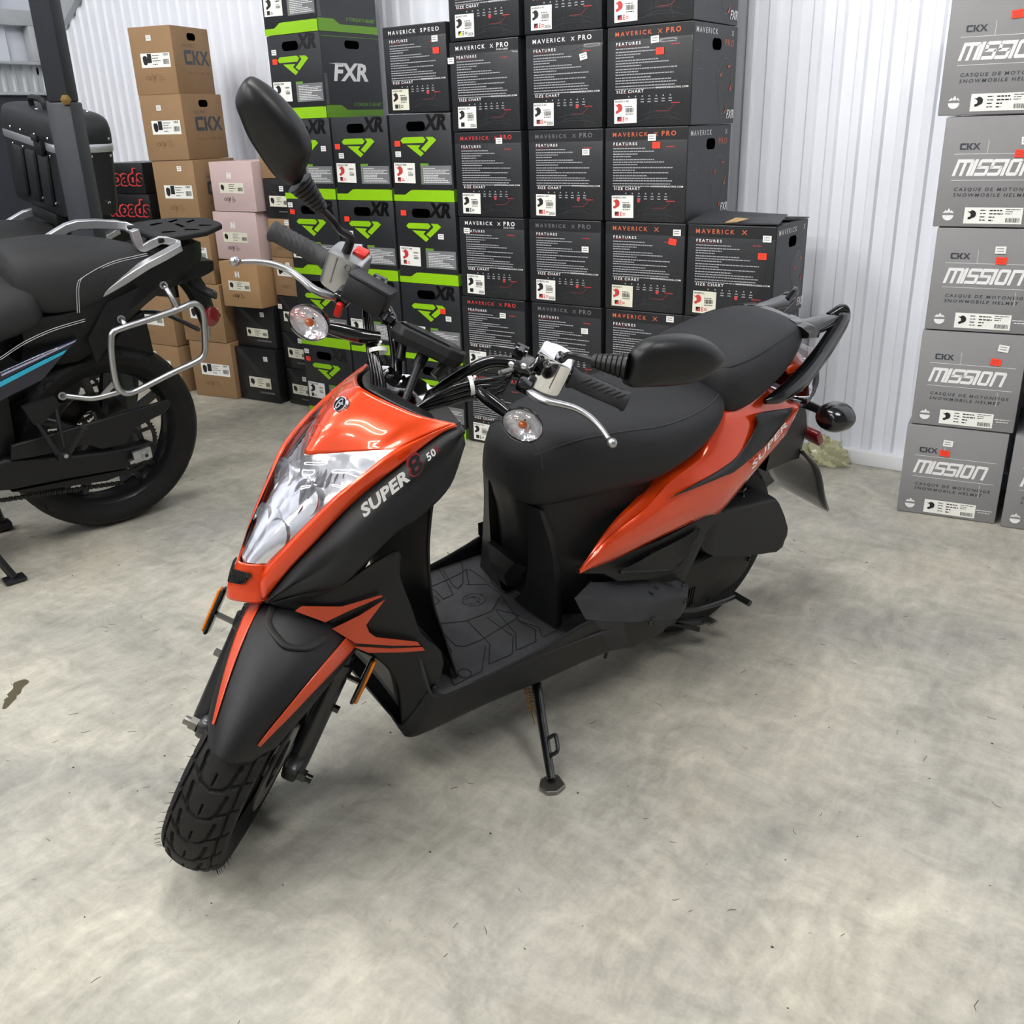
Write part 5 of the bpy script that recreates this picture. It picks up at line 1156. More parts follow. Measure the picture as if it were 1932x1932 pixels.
FN = wsteer(g).build('front_fender', 'black_plastic', SC, 50, thick=.0035)
for s in (-1, 1):
    rows = []
    for t, u0, u1 in ((60, .66, .74), (67, .68, .80), (75, .71, .86), (85, .74, .91), (96, .77, .96), (108, .80, 1.0), (120, .82, 1.0)):
        rows.append([fender_pt(t, s*u)+(fender_pt(t, s*u)-CWF)*.013+n3(0, s*.002, 0) for u in (u0, (u0+u1)/2, u1)])
    wsteer(G().patch(rows, 3, 4)).build('fender_stripe', 'orange_decal', FN, 60, thick=.0012)
g = G(); P = [fender_pt(t, u)+(fender_pt(t, u)-CWF)*.012 for t, u in ((107, -.58), (99, -.48), (94, -.15), (93, .1), (97, .42), (104, .55))]; g.tube(P, .0065, 8, 5, True, .5); wsteer(g).build('fender_shade', 'mesh_black', FN)  # near-black flattened tube imitating the shade below the nose cutout

# rear wheel and drive unit
CRW = n3(.012, 0, .243)
rw = rim_geo(CRW, .152, .062, 6).build('rear_wheel', 'black_paint', SC, 40)
tyre(CRW, .243, .065, 'rear', 18, 240, 25, .152, dirn=-1).build('tyre', ['tyre_rubber', 'tyre_side', 'groove'], rw, 50)
g = G(); ol = [(.36, .20), (.34, .26), (.24, .285), (.12, .30), (.02, .31), (-.055, .285), (-.085, .235), (-.06, .185), (.0, .165), (.12, .15), (.26, .14), (.34, .155)]
g.loft([[n3(x, y, z) if k else n3(.14+(x-.14)*.9, y, .22+(z-.22)*.86) for x, z in ol] for k, y in ((1, .045), (1, .09), (1, .118), (0, .13))], 3, 2); EC = g.build('engine_case', 'engine_alloy', SC, 35)
g = G()
for x, z in ((.30, .20), (.22, .268), (.02, .295), (-.06, .24), (.06, .165), (.2, .15)): g.cyl((x, .125, z), (x, .134, z), .006, n=8)
for k in range(8): g.box((.18-k*.008, .131, .2), (.003, .006, .05))
g.build('case_bolt', 'engine_alloy', EC)
g = G(); g.tube([n3(.2, .135, .19), n3(.12, .142, .165), n3(.02, .145, .155), n3(-.02, .147, .157)], .0065, 8); g.cyl((-.02, .14, .157), (-.02, .19, .160), .008, n=10); g.build('kick_starter', 'black_paint', EC)
g = G(); ab = [(.165, .40), (.109, .424), (.01, .415), (-.083, .404), (-.118, .385), (-.178, .300), (-.178, .262), (-.155, .236), (.0, .275), (.076, .297), (.13, .325), (.165, .365)]
g.loft([[n3(-.0+(x+.0)*k, y, .33+(z-.33)*k) for x, z in ab] for k, y in ((.96, .075), (1, .085), (1, .128), (.985, .139), (.95, .145))], 2, 2); g.build('air_box', 'black_plastic', SC, 40)
g = G(); g.lathe(n3(-.02, .10, .262), (0, 1, 0), [(.03, .0), (.072, .0), (.075, .012), (.06, .022), (.03, .026), (.0001, .027)], 32); g.build('drive_cover', 'steel' if False else 'engine_alloy', SC, 40)
g = G(); g.tube([n3(-.05, -.09, .40), n3(-.1, -.11, .34), n3(-.2, -.13, .33)], [.02, .05, .045], 14); g.build('muffler', 'black_satin', SC)
g = G(); g.tube([n3(-.02, .085, .26), n3(.0, .09, .40), n3(.04, .09, .55)], .010, 10)
for k in range(40): a = k*.9; pass
co_ = [n3(-.015, .09, .30)+n3(.015, 0, .25)*(k/80)*.8+n3(.020*math.cos(k*.62), .020*math.sin(k*.62), 0) for k in range(81)]; g.tube(co_, .0035, 6, 1); g.build('rear_shock', 'black_gloss', SC)
# centre stand
g = G(); g.tube([n3(.26, .09, .15), n3(.18, .10, .125), n3(.08, .12, .10), n3(.05, .125, .098)], .010, 8); g.tube([n3(.26, -.09, .15), n3(.08, -.12, .10)], .010, 8, 1); g.tube([n3(.2, -.1, .125), n3(.2, .1, .125)], .009, 8, 1); g.tube([n3(.14, .12, .115), n3(.11, .16, .115)], .006, 8, 1)
cs = g.build('centre_stand', 'black_paint', SC); g = G(); g.box((.045, .135, .098), (.035, .03, .008), [[.96, -.2, -.2], [.2, .98, 0], [.2, 0, .98]], .003); g.build('stand_foot', 'steel', cs)
# side stand
pv, ft = n3(*(0.587,0.135,0.149)), n3(*(0.678,0.312,0.054)); ft[2] = ft[1]*math.tan(math.radians(10))+.014
d = (ft-pv)/np.linalg.norm(ft-pv)
g = G(); g.tube([pv-d*.03, pv+d*.04, ft-d*.004], [.0125, .0105, .0088], 12, 1); ss = g.build('side_stand', 'black_gloss', SC, 40)
g = G(); zf = n3(0, -math.sin(math.radians(10)), math.cos(math.radians(10))); xf_ = n3(1, 0, 0); yf_ = np.cross(zf, xf_); Rf = np.stack([xf_, yf_, zf], 1); c = ft-zf*.0085
ol = [(-.030, -.012), (-.018, -.026), (.010, -.024), (.028, -.008), (.026, .016), (.008, .026), (-.020, .020)]
g.prism([c+Rf@n3(x*.9, y, -.0035) for x, y in ol], [c+Rf@n3(x*.9, y, .0045) for x, y in ol]); g.build('stand_pad', 'steel', ss, 30, bevel=.0015)
h = pv+d*np.linalg.norm(ft-pv)*.60; ex = np.cross(d, n3(.2, -.6, .5)); ex /= np.linalg.norm(ex); ex = ex if ex[0] < 0 else -ex
g = G(); g.tube([h, h+ex*.026, h+ex*.031+d*.008, h+ex*.030+d*.03, h+ex*.022+d*.036, h+d*.034], .0042, 8, 5); g.build('foot_hook', 'black_paint', ss)
sp0, sp1 = n3(*(0.606,0.130,0.140)), n3(*(0.618,0.165,0.111)); ax_ = (sp1-sp0); e1 = np.cross(ax_, n3(0, 0, 1)); e1 /= np.linalg.norm(e1); e2 = np.cross(ax_, e1); e2 /= np.linalg.norm(e2)
g = G(); g.tube([sp0+ax_*(k/100)+.0065*(math.cos(k*.75)*e1+math.sin(k*.75)*e2) for k in range(101)], .0014, 5, 1); p3 = n3(*(0.626,0.190,0.096)); g.tube([sp1, mid(sp1, p3, .5), p3], .0016, 5, 2); g.build('return_spring', 'brass', ss)
g = G(); g.box(pv-d*.012+n3(0, -.02, 0), (.05, .05, .03), None, .006); g.build('stand_bracket', 'black_paint', SC)
g = G(); p = n3(*(0.350,0.100,0.109)); g.tube([p+n3(0, 0, .05), p, p+n3(.003, 0, -.018)], .004, 8, 1); g.build('drain_hose', 'black_paint', SC)

# ---------------------------------------------------------------- handlebar and controls (built straight, then turned)
HY = .022
def hb(p, s): return n3(p[0], HY+s*(p[1]), p[2])
g = G(); half = [(.655, .345, .866), (.664, .235, .866), (.672, .185, .864), (.688, .135, .856), (.706, .092, .842), (.745, .052, .800), (.775, .030, .775), (.78, 0, .770)]
g.tube([hb(p, 1) for p in half]+[hb(p, -1) for p in half[-2::-1]], .0112, 14, 5); HB = steer(g).build('handlebar', 'black_gloss', SC, 50)
g = G(); c = n3(.79, HY, .775); 
g.loft([[c+n3(-.02, y, .016*k), c+n3(.022, y, .012*k), c+n3(.026, y, -.012*k), c+n3(-.016, y, -.016*k)] for y, k in ((-.066, .7), (-.05, 1.05), (-.03, .8), (-.012, 1.25), (.012, 1.25), (.03, .8), (.05, 1.05), (.066, .7))], 2, 3); g.cyl(c+n3(.0, -.045, .016), c+n3(0, -.045, .024), .007, n=6); g.cyl(c+n3(.0, .045, .016), c+n3(0, .045, .024), .007, n=6); steer(g).build('handlebar_clamp', 'chrome', SC, 40)
g = G(); ol = [(.035*math.cos(a)*1.5, .085*math.sin(a)) for a in np.linspace(0, 2*PI, 20, endpoint=False)]
g.loft([[n3(.83+x*k, HY+y*k, z) for x, y in ol] for k, z in ((.8, .705), (1., .712), (1., .738), (.85, .748))], 2, 2); steer(g).build('head_cover', 'black_gloss', SC, 40)
steer(G().tube([n3(.79, HY, .78), n3(.85, HY, .68)], .022, 16, 1)).build('steering_stem', 'black_paint', SC)
for s in (1, -1):
    g = G(); P = [hb((.664-(.0085*t), .236+.112*t, .866), s) for t in (0, .04, .1, .3, .6, .9, .97, 1.)]
    g.tube(P, [.0195, .0195, .0165, .0172, .0172, .0168, .0195, .0185], 20, 1); gr = steer(g).build('hand_grip', 'deck_rubber', SC, 40)
    g = G()
    for k in range(7):
        for a in (.4, 1.9, 3.4):
            t = .2+k*.1; q = []
            for j in range(5):
                aa = a+j*.22; tt = t+j*.035; c = hb((.664-.0085*tt, .236+.112*tt, .866), s); q.append(c+.0176*n3(math.cos(aa), 0, math.sin(aa)))
            g.tube(q, .0009, 4, 1)
    steer(g).build('grip_pattern', 'black_satin', gr)
    # switch housing
    g = G(); c = hb((.668, .204, .872), s); sec = []
    for y, k in ((-.033, .80), (-.028, .98), (-.005, 1.06), (.018, 1.02), (.030, .92), (.034, .72)):
        sec.append([hb((.668+a*k, .20+y, .872+b*k), s) for a, b in ((.031, .022), (.026, .031), (-.020, .031), (-.028, .022), (-.028, -.024), (-.020, -.033), (.026, -.036), (.031, -.026))])
    g.loft(sec, 3, 4); sw = steer(g).build('switch_housing', 'alloy' if s < 0 else 'chrome', SC, 45)
    g = G(); g.lathe(hb((.700, .190, .890), s), n3(.9, 0, .35), [(.0001, .001), (.003, .001), (.0045, .003), (.006, .003), (.007, 0)], 14); g.box(hb((.70, .212, .874), s), (.004, .002, .05)); steer(g).build('housing_screw', 'steel', sw)
    if s < 0:
        g = G(); g.box(hb((.66, .185, .905), s), (.03, .024, .012), None, .004); steer(g).build('kill_switch', 'red_paint', sw)
    # lever perch, lever
    g = G(); g.tube([hb((.668, .150, .866), s), hb((.668, .128, .866), s)], .019, 14, 1); g.box(hb((.70, .155, .866), s), (.06, .034, .022), None, .006); g.box(hb((.738, .172, .860), s), (.045, .030, .020), None, .006)
    for dz in (.015, -.017): g.cyl(hb((.675, .139, .866+dz), s), hb((.692, .139, .866+dz), s), .0065, n=8)
    lp = steer(g).build('lever_perch', 'black_gloss', SC, 40)
    LV = [(.752, .178, .858), (.766, .194, .863), (.777, .214, .869), (.774, .238, .874), (.770, .265, .877), (.775, .293, .877), (.787, .318, .874), (.800, .336, .870)]
    g = G(); g.tube([hb(p, s) for p in LV], [.006, .0092, .0088, .0078, .0072, .0068, .006, .0055], 12, 5, True, .75); g.ball(hb((.806, .344, .869), s), .0088, 14, 10); steer(g).build('brake_lever', 'alloy', lp, 50)
    if s < 0: g = G(); g.box(hb((.764, .168, .846), s), (.012, .012, .026), None, .003); steer(g).build('lever_stop', 'red_paint', lp)
    # brake reservoir on the right
    if s < 0:
        g = G(); Rr = np.array([[.96, .05, -.27], [-.03, .998, .06], [.27, -.05, .96]]); c = hb((.742, .133, .884), s); g.box(c, (.054, .076, .042), Rr, .006); rs_ = steer(g).build('brake_reservoir', 'black_plastic', SC)
        g = G(); g.box(c+Rr@n3(0, 0, .023), (.057, .079, .006), Rr, .0025); steer(g).build('reservoir_cap', 'black_satin', rs_)
        g = G(); g.cyl(c+Rr@n3(.01, .036, -.014), c+Rr@n3(.012, .060, -.016), .0085, n=10); g.cyl(c+Rr@n3(.01, .047, -.015), c+Rr@n3(.012, .052, -.015), .012, n=6); steer(g).build('banjo_bolt', 'black_gloss', rs_)
    else:
        g = G(); g.cyl(hb((.728, .140, .866), s), hb((.752, .125, .864), s), .0055, n=10); steer(g).build('cable_adjuster', 'steel', lp)
        g = G(); g.lathe(hb((.735, .155, .884), s), (0, 0, 1), [(.0001, .006), (.004, .006), (.0055, .003), (.0055, 0)], 10); g.lathe(hb((.748, .135, .884), s), (0, 0, 1), [(.0001, .006), (.004, .006), (.0055, .003), (.0055, 0)], 10); steer(g).build('perch_bolt', 'chrome', lp)
    # front indicators
    g = G(); g.tube([hb((.775, .085, .838), s), hb((.79, .115, .834), s), hb((.797, .145, .831), s), hb((.803, .165, .830), s)], [.010, .0125, .012, .010], 12); ind = steer(g).build('front_indicator', 'black_gloss', SC, 40)
    c = hb((.812, .197, .829), s); ey, ez = .036, .030
    ring = lambda dx, k: [c+n3(dx, ey*k*math.cos(a), ez*k*math.sin(a)) for a in np.linspace(0, 2*PI, 14, endpoint=False)]
    g = G(); g.loft([ring(-.030, .15), ring(-.027, .5), ring(-.015, .85), ring(.0, 1.), ring(.004, 1.)], 2, 3, False); steer(g).build('indicator_body', 'black_gloss', ind, 60)
    g = G(); g.loft([ring(.0025, .97), ring(-.006, .7), ring(-.014, .3), ring(-.016, .05)], 2, 3, False); steer(g).build('indicator_reflector', 'reflector_bright', ind, 60)
    g = G(); g.loft([ring(.0035, 1.01), ring(.012, .93), ring(.020, .70), ring(.025, .35), ring(.026, .03)], 2, 3, False); steer(g).build('indicator_lens', 'clear_lens', ind, 60)
    g = G(); g.ball(c+n3(.000, 0, 0), (.007, .008, .007)); steer(g).build('amber_bulb', 'amber_bulb', ind)
# mirrors
def mirror_head(name_par, root, U, W, outline, depth):
    """outline in (along, across); shell bulges along N"""
    U = np.array(U, float); U /= np.linalg.norm(U); W = np.array(W, float); W -= U*(W@U); W /= np.linalg.norm(W); N = np.cross(U, W); N = N if N[0] > 0 else -N
    cu, cv = np.mean([a for a, b in outline]), np.mean([b for a, b in outline])
    f = lambda k, h: [root+U*(cu+(a-cu)*k)+W*(cv+(b-cv)*k)+N*h for a, b in outline]
    g = G(); g.loft([f(.93, -.012), f(1., -.008), f(1.0, .004), f(.93, depth*.55), f(.70, depth*.9), f(.35, depth*1.03), f(.03, depth*1.05)], 3, 4); o = steer(g).build('mirror_shell', 'black_satin', name_par, 60)
    g = G(); g.face([root+U*(cu+(a-cu)*.9)+W*(cv+(b-cv)*.9)-N*.0135 for a, b in outline]); steer(g).build('mirror_glass', 'chrome', name_par, 0)
    return o
def boots(par, a, b, r0, r1):
    a, b = n3(*a), n3(*b); d = b-a; g = G(); K = 7; P = []; R_ = []
    for i in range(K):
        t0 = i/K; P += [a+d*(t0+.01), a+d*(t0+.10), a+d*(t0+.12), a+d*(t0+.14)]; k = r0+(r1-r0)*t0; R_ += [k*.9, k*1.0, k*1.0, k*.9]
    g.tube(P+[b], R_+[r1], 16, 1); steer(g).build('mirror_boot', 'black_satin', par, 30)
# right mirror, standing up
ms = G(); s0 = hb((.680, .205, .905), -1)
B0, B1 = n3(*(0.752,-0.220,0.994)), n3(*(0.765,-0.262,1.026))
ms.tube([s0, s0+n3(0, 0, .028), n3(*(0.715,-0.195,0.956)), n3(*(0.735,-0.203,0.976)), B0, mid(B0, B1, .2)], [.0085, .0075, .0062, .0062, .0062, .0062], 10, 5); MRS = steer(ms).build('mirror', 'black_satin', SC)
boots(MRS, B0, B1, .0125, .023)
o2 = [n3(*p) for p in ((0.775,-0.275,1.022), (0.775,-0.295,1.029), (0.780,-0.321,1.050), (0.785,-0.347,1.074), (0.790,-0.365,1.100), (0.790,-0.375,1.118), (0.790,-0.373,1.137), (0.790,-0.364,1.153), (0.790,-0.346,1.154), (0.788,-0.323,1.148), (0.785,-0.297,1.135), (0.782,-0.274,1.119), (0.778,-0.258,1.099), (0.775,-0.253,1.078), (0.772,-0.257,1.052), (0.770,-0.260,1.030))]
rt = mid(o2[0], o2[-1]); U = o2[7]-rt; U /= np.linalg.norm(U); W = o2[12]-o2[2]; W -= U*(W@U); W /= np.linalg.norm(W)
mirror_head(MRS, rt, U, W, [((p-rt)@U, (p-rt)@W) for p in o2], .032)
# left mirror, swung down and outwards
s0 = hb((.680, .205, .905), 1); rt = n3(.728, .335, .972); tip = n3(.612, .482, 1.0)
B0, B1 = n3(*(0.730,0.277,0.950)), n3(*(0.730,0.334,0.968))
ms = G(); ms.tube([s0, n3(*(0.727,0.231,0.925)), n3(*(0.728,0.237,0.938)), n3(*(0.728,0.255,0.944)), B0, mid(B0, B1, .2)], [.0085, .0065, .0062, .0062, .0062, .0062], 10, 5); MLS = steer(ms).build('mirror', 'black_gloss', SC)
boots(MLS, B0, B1, .0125, .024)
k = np.linalg.norm(tip-rt)/580
mirror_head(MLS, rt, tip-rt, n3(-.25, -.1, 1), [((x-425)*k, (535-y)*k*1.02) for x, y in ((425, 640), (420, 560), (432, 480), (470, 435), (530, 405), (640, 390), (760, 395), (850, 415), (930, 450), (990, 495), (1005, 520), (985, 570), (930, 610), (850, 642), (740, 655), (620, 655), (500, 650))], .03)
# instrument cluster
g = G(); Rc = np.array([[.90, 0, -.44], [0, 1, 0], [.44, 0, .90]]); c = n3(.738, HY-.008, .848)
ol = [(-.045, -.045), (-.045, .045), (-.012, .066), (.03, .066), (.046, .045), (.046, -.045), (.03, -.066), (-.012, -.066)]
g.prism([c+Rc@n3(x*.9, y*.9, -.018) for x, y in ol], [c+Rc@n3(x, y, -.004) for x, y in ol]); g.prism([c+Rc@n3(x, y, -.004) for x, y in ol], [c+Rc@n3(x, y, .012) for x, y in ol]); CL = steer(g).build('instrument_cluster', 'black_plastic', SC, 30, bevel=.0035)
g = G(); g.prism([c+Rc@n3(x*.86, y*.86, .011) for x, y in ol], [c+Rc@n3(x*.82, y*.82, .0155) for x, y in ol]); steer(g).build('instrument_glass', 'black_gloss', CL, 30)
g = G()
for y in (-.04, 0, .04): g.tube([c+Rc@n3(.01, y, -.018), c+Rc@n3(.02, y*.8, -.045)], .011 if y == 0 else .008, 12, 1)
g.tube([c+Rc@n3(.02, 0, -.03), c+Rc@n3(.06, .01, -.11)], .007, 10, 1); steer(g).build('cluster_mount', 'black_satin', CL)
# cables
def cables(name, paths, r):
    for P in paths: 
        g = G(); g.tube([n3(*p) for p in P], r, 8, 6); steer(g).build(name, 'black_gloss', HB, 60)
R_ = [[(.705, -.125, .862), (.745+.004*i, -.105+.008*i, .845-.006*i), (.785+.006*i, -.075+.010*i, .818-.003*i), (.815+.006*i, -.045+.010*i, .785-.002*i), (.838+.004*i, -.025+.012*i, .735), (.85, -.02+.012*i, .69)] for i in range(4)]
L_ = [[(.715, .165, .862-.006*i), (.752+.006*i, .158, .862-.010*i), (.785+.005*i, .120, .852-.009*i), (.812+.004*i, .080, .826-.009*i), (.840+.003*i, .045-.006*i, .780-.006*i), (.852, .03-.008*i, .70)] for i in range(4)]
cables('control_cable', R_, .0044); cables('control_cable', L_, .0044)
for p, ax_ in ((n3(.783, -.057, .818), n3(.5, .45, -.5)), (n3(.792, .112, .842), n3(.4, -.7, -.35))):
    g = G(); g.lathe(p, ax_, [(.0155, -.0035), (.0165, -.0035), (.0165, .0035), (.0155, .0035)], 18); g.box(p+n3(.004, 0, .017), (.006, .004, .01)); steer(g).build('cable_tie', 'white_tie', HB)

# ---------------------------------------------------------------- touring motorcycles at the left
def tour_bike(name, label, loc, grp, near):
    B = thing(name, label, 'motorcycle', loc, [[-0.17365, 0.97522, 0.13706], [-0.98481, -0.17196, -0.02417], [0.0, -0.13917, 0.99027]], group=grp)
    # rear wheel
    c = n3(0, 0, .312)
    w_ = rim_geo(c, .228, .07, 5, .3).build('rear_wheel', 'black_paint', B, 40)
    tyre(c, .312, .078, 'rear', 16, 200, 25, .228).build('tyre', ['bike_black', 'tyre_side', 'groove'], w_, 50)
    # rider seat and passenger seat
    q = [(.62, .10, .72, .80), (.50, .13, .70, .815), (.38, .15, .70, .83), (.28, .155, .715, .855), (.20, .15, .735, .86), (.17, .12, .75, .84)]
    rs = G().loft([seat_ring(*k) for k in q], 3, 5).build('rider_seat', 'bike_seat', B, 60)
    q = [(.235, .10, .83, .90), (.215, .125, .79, .935), (.16, .145, .765, .945), (.06, .155, .765, .945), (-.05, .15, .80, .93), (-.13, .135, .835, .912), (-.185, .11, .86, .895), (-.20, .07, .87, .887)]
    ps = G().loft([seat_ring(*k) for k in q], 3, 5).build('passenger_seat', 'bike_seat', B, 60)
    g = G()
    for o in (0, .006):
        P = [n3(*(0.083,0.160,0.767))+n3(o, 0, 0), n3(*(0.071,0.160,0.850))+n3(o, 0, 0), n3(*(0.035,0.155,0.875))+n3(o, 0, -o), n3(*(-0.042,0.146,0.897))+n3(0, 0, -o), n3(*(-0.157,0.120,0.902))+n3(0, 0, -o)]; g.tube(P, .0012, 5, 5)
        P = [n3(*(0.315,0.158,0.675))+n3(0, 0, -o), n3(*(0.247,0.161,0.709))+n3(0, 0, -o), n3(*(0.163,0.160,0.733))+n3(0, 0, -o), n3(*(0.066,0.150,0.743))+n3(0, 0, -o)]; g.tube(P, .0012, 5, 4)
    g.build('seat_stitching', 'stitch', ps, 0)
    # tail section
    g = G(); g.loft([[n3(x, s*w1, z) for s, z in ((1, zt), (1, zm), (.6, zb), (-.6, zb), (-1, zm), (-1, zt))] for x, w1, zt, zm, zb in ((.24, .14, .76, .70, .62), (.08, .15, .77, .70, .60), (-.06, .145, .82, .74, .68), (-.2, .12, .885, .81, .76), (-.32, .09, .91, .85, .80), (-.37, .05, .90, .86, .82))], 1, 3, su=False); g.build('tail_section', 'bike_black', B, 35)
    for s in (1, -1):
        g = G(); P = [(0.067,0.150,0.683), (-0.002,0.150,0.783), (-0.106,0.150,0.816), (-0.022,0.150,0.692), (0.054,0.150,0.607)]
        a = [n3(*p)*n3(1, s, 1) for p in P]; g.slab(a, (0, 1, 0), .012); g.build('tail_strut', 'bike_black', B, 20)
    g = G(); g.slab([n3(*p) for p in ((-0.039,0.000,0.615), (-0.113,0.000,0.697), (-0.160,0.000,0.710), (-0.172,0.000,0.635), (-0.181,0.000,0.556), (-0.087,0.000,0.589))], (0, 1, 0), .10); g.build('inner_fender', 'bike_black', B, 25, bevel=.01)
    # grab rails in silver
    Lr = [(0.009,0.152,0.806), (-0.059,0.152,0.842), (-0.134,0.150,0.876), (-0.250,0.138,0.915), (-0.244,0.115,0.927), (-0.210,0.100,0.933), (-0.161,0.088,0.911), (-0.150,0.085,0.919), (-0.139,0.085,0.967)]
    for s in (1, -1):
        g = G(); P = [n3(*p)*n3(1, s, 1) for p in Lr]; sec = []
        for i, p in enumerate(P):
            t = P[min(i+1, len(P)-1)]-P[max(i-1, 0)]; t /= np.linalg.norm(t); a = np.cross(t, n3(0, 0, 1)); a /= np.linalg.norm(a)+1e-9; b = np.cross(a, t); k = .5 if i == 0 else 1.
            sec.append([p+a*.012*k+b*.009*k, p-a*.012*k+b*.012*k, p-a*.012*k-b*.012*k, p+a*.012*k-b*.012*k])
        g.loft(sec, 1, 2, su=False); 
        if s < 0:
            g = G(); P = [n3(.10, -.15, .87), n3(*(-0.001,-0.140,0.925)), n3(*(-0.060,-0.130,0.948)), n3(*(-0.171,-0.120,0.940)), n3(*(-0.215,-0.090,0.927)), n3(*(-0.212,-0.050,0.887))]; sec = []
            for i, p in enumerate(P):
                t = P[min(i+1, len(P)-1)]-P[max(i-1, 0)]; t /= np.linalg.norm(t); a = np.cross(t, n3(0, 1, 0)); a /= np.linalg.norm(a); b = np.cross(a, t)
                sec.append([p+a*.014+b*.010, p-a*.014+b*.012, p-a*.014-b*.012, p+a*.014-b*.010])
            g.loft(sec, 1, 2, su=False)
        g.build('grab_rail', 'silver_paint', B, 40, bevel=.003)
    if near:
        g = G(); z0 = [(-0.205,-0.110,0.958), (-0.351,-0.115,0.959), (-0.407,-0.100,0.948), (-0.459,-0.030,0.921), (-0.445,0.000,0.909), (-0.290,0.100,0.883), (-0.247,0.100,0.901), (-0.213,0.090,0.931), (-0.185,0.070,0.925), (-0.189,0.030,0.941)]
        Z = .933; pl = []
        for p in ([-.20, -.115], [-.30, -.12], [-.36, -.115], [-.445, -.06], [-.455, -.03], [-.455, .03], [-.445, .06], [-.36, .115], [-.30, .12], [-.20, .115]): pl.append(n3(p[0], p[1], Z+(-.2-p[0])*.04))
        g.slab(pl, (0, 0, 1), .016); rk = g.build('luggage_rack', 'bike_black', B, 25, bevel=.004)
        g = G()
        for x, y, l, a in ((-.39, -.035, .05, .5), (-.35, -.07, .06, .5), (-.29, -.06, .07, .3), (-.40, .045, .05, -.5), (-.34, .075, .06, -.5), (-.27, .06, .06, -.2), (-.33, 0, .05, 1.57)):
            d = n3(math.cos(a), math.sin(a), 0)*l/2; e = n3(-math.sin(a), math.cos(a), 0)*.006; p = n3(x, y, Z+(-.2-x)*.04+.0085); g.face([p-d-e, p+d-e, p+d+e, p-d+e])
        g.build('rack_slots', 'hole', rk, 0)
        g = G(); g.tube([n3(-.20, 0, .92), n3(-.22, 0, .90)], .03, 8, 1); g.build('rack_mount', 'bike_black', B)
        # silver pannier hoop
        lp = [(210,638), (221,628), (228,622), (336,584), (366,574), (376,578), (383,592), (387,652), (385,668), (376,679), (262,735), (240,742), (226,736), (217,718), (208,660)]
        P = [(0.024,0.215,0.696), (0.017,0.215,0.711), (-0.003,0.215,0.719), (-0.094,0.215,0.733), (-0.194,0.215,0.750), (-0.237,0.215,0.760), (-0.259,0.215,0.750), (-0.271,0.215,0.723), (-0.271,0.215,0.667), (-0.269,0.215,0.621), (-0.263,0.215,0.594), (-0.241,0.215,0.577), (-0.142,0.215,0.552), (-0.040,0.215,0.523), (-0.003,0.215,0.519), (0.019,0.215,0.534), (0.029,0.215,0.570), (0.030,0.215,0.646)]
        g = G(); P = [n3(*p) for p in P]; ring_ = catmull(P, 3, True); g.tube(ring_+ring_[:2], .0098, 10, 1, False)
        pf = g.build('pannier_frame', 'alloy', B, 60)
        pf['label'] = 'silver tubular pannier hoop'
        def arm(nm, pts, r=.0085, m='alloy'): 
            g = G(); g.tube([n3(*p) for p in pts], r, 10, 4); return g.build(nm, m, pf, 60)
        arm('frame_arm', [(0.020,0.212,0.527), (0.084,0.190,0.515), (0.122,0.170,0.519), (0.165,0.150,0.529)])
        arm('frame_arm', [(-0.190,0.215,0.749), (-0.178,0.200,0.789), (-0.173,0.170,0.817)]); arm('frame_arm', [(-0.024,0.215,0.717), (-0.023,0.200,0.735), (-0.036,0.150,0.730)])
        arm('frame_arm', [(-0.164,-0.060,0.676), (-0.231,0.000,0.679), (-0.244,0.080,0.679), (-0.260,0.200,0.670)], .007)
        for p, q in (((0.161,0.145,0.525), (0.168,0.165,0.532)), ((-0.184,0.150,0.809), (-0.167,0.185,0.819)), ((-0.045,0.140,0.721), (-0.030,0.175,0.733))):
            p, q = n3(*p), n3(*q); g = G(); g.lathe(p, q-p, [(.006, 0), (.012, 0), (.012, np.linalg.norm(q-p)), (.006, np.linalg.norm(q-p))], 16); g.build('frame_boss', 'alloy', pf, 40)
        g = G(); g.slab([n3(*p) for p in ((0.072,0.195,0.524), (0.029,0.205,0.567), (0.030,0.206,0.544), (0.047,0.200,0.529))], (0, 1, 0), .003); g.build('gusset', 'alloy', pf, 20)
        g = G(); p = n3(*(-0.295,0.190,0.653)); g.cyl(p-n3(0, 0, .018), p+n3(0, 0, .018), .008, n=12); g.build('frame_boss', 'alloy', pf, 40)
    # side panel, stripes
    g = G(); a = [(0.402,0.150,0.633), (0.320,0.152,0.636), (0.215,0.155,0.666), (0.096,0.153,0.693), (0.146,0.154,0.653), (0.211,0.152,0.590), (0.333,0.150,0.551), (0.423,0.148,0.516)]
    g.slab([n3(*p) for p in a], (0, 1, 0), .02); sp = g.build('side_panel', 'navy_paint', B, 25, bevel=.004)
    decal(sp, [n3(*p)+n3(0, .010, 0) for p in ((0.412,0.150,0.580), (0.324,0.152,0.610), (0.203,0.155,0.650), (0.137,0.154,0.667), (0.148,0.154,0.657), (0.326,0.152,0.596), (0.414,0.150,0.565))], 'cyan_decal', 'cyan_stripe')
    decal(sp, [n3(*p)+n3(0, .010, 0) for p in ((0.321,0.152,0.630), (0.231,0.154,0.656), (0.106,0.153,0.690), (0.110,0.153,0.686), (0.232,0.154,0.650), (0.322,0.152,0.624))], 'lilac_decal', 'pinstripe', .001)
    # swingarm, guards, chain, axle block
    yo = .125
    g = G(); a = [(0.388,0.125,0.351), (0.343,0.125,0.359), (0.179,0.125,0.324), (0.083,0.125,0.311), (-0.015,0.125,0.301), (-0.101,0.125,0.301), (-0.108,0.125,0.269), (-0.097,0.125,0.237), (-0.003,0.125,0.231), (0.190,0.125,0.250), (0.344,0.125,0.260), (0.402,0.125,0.273)]
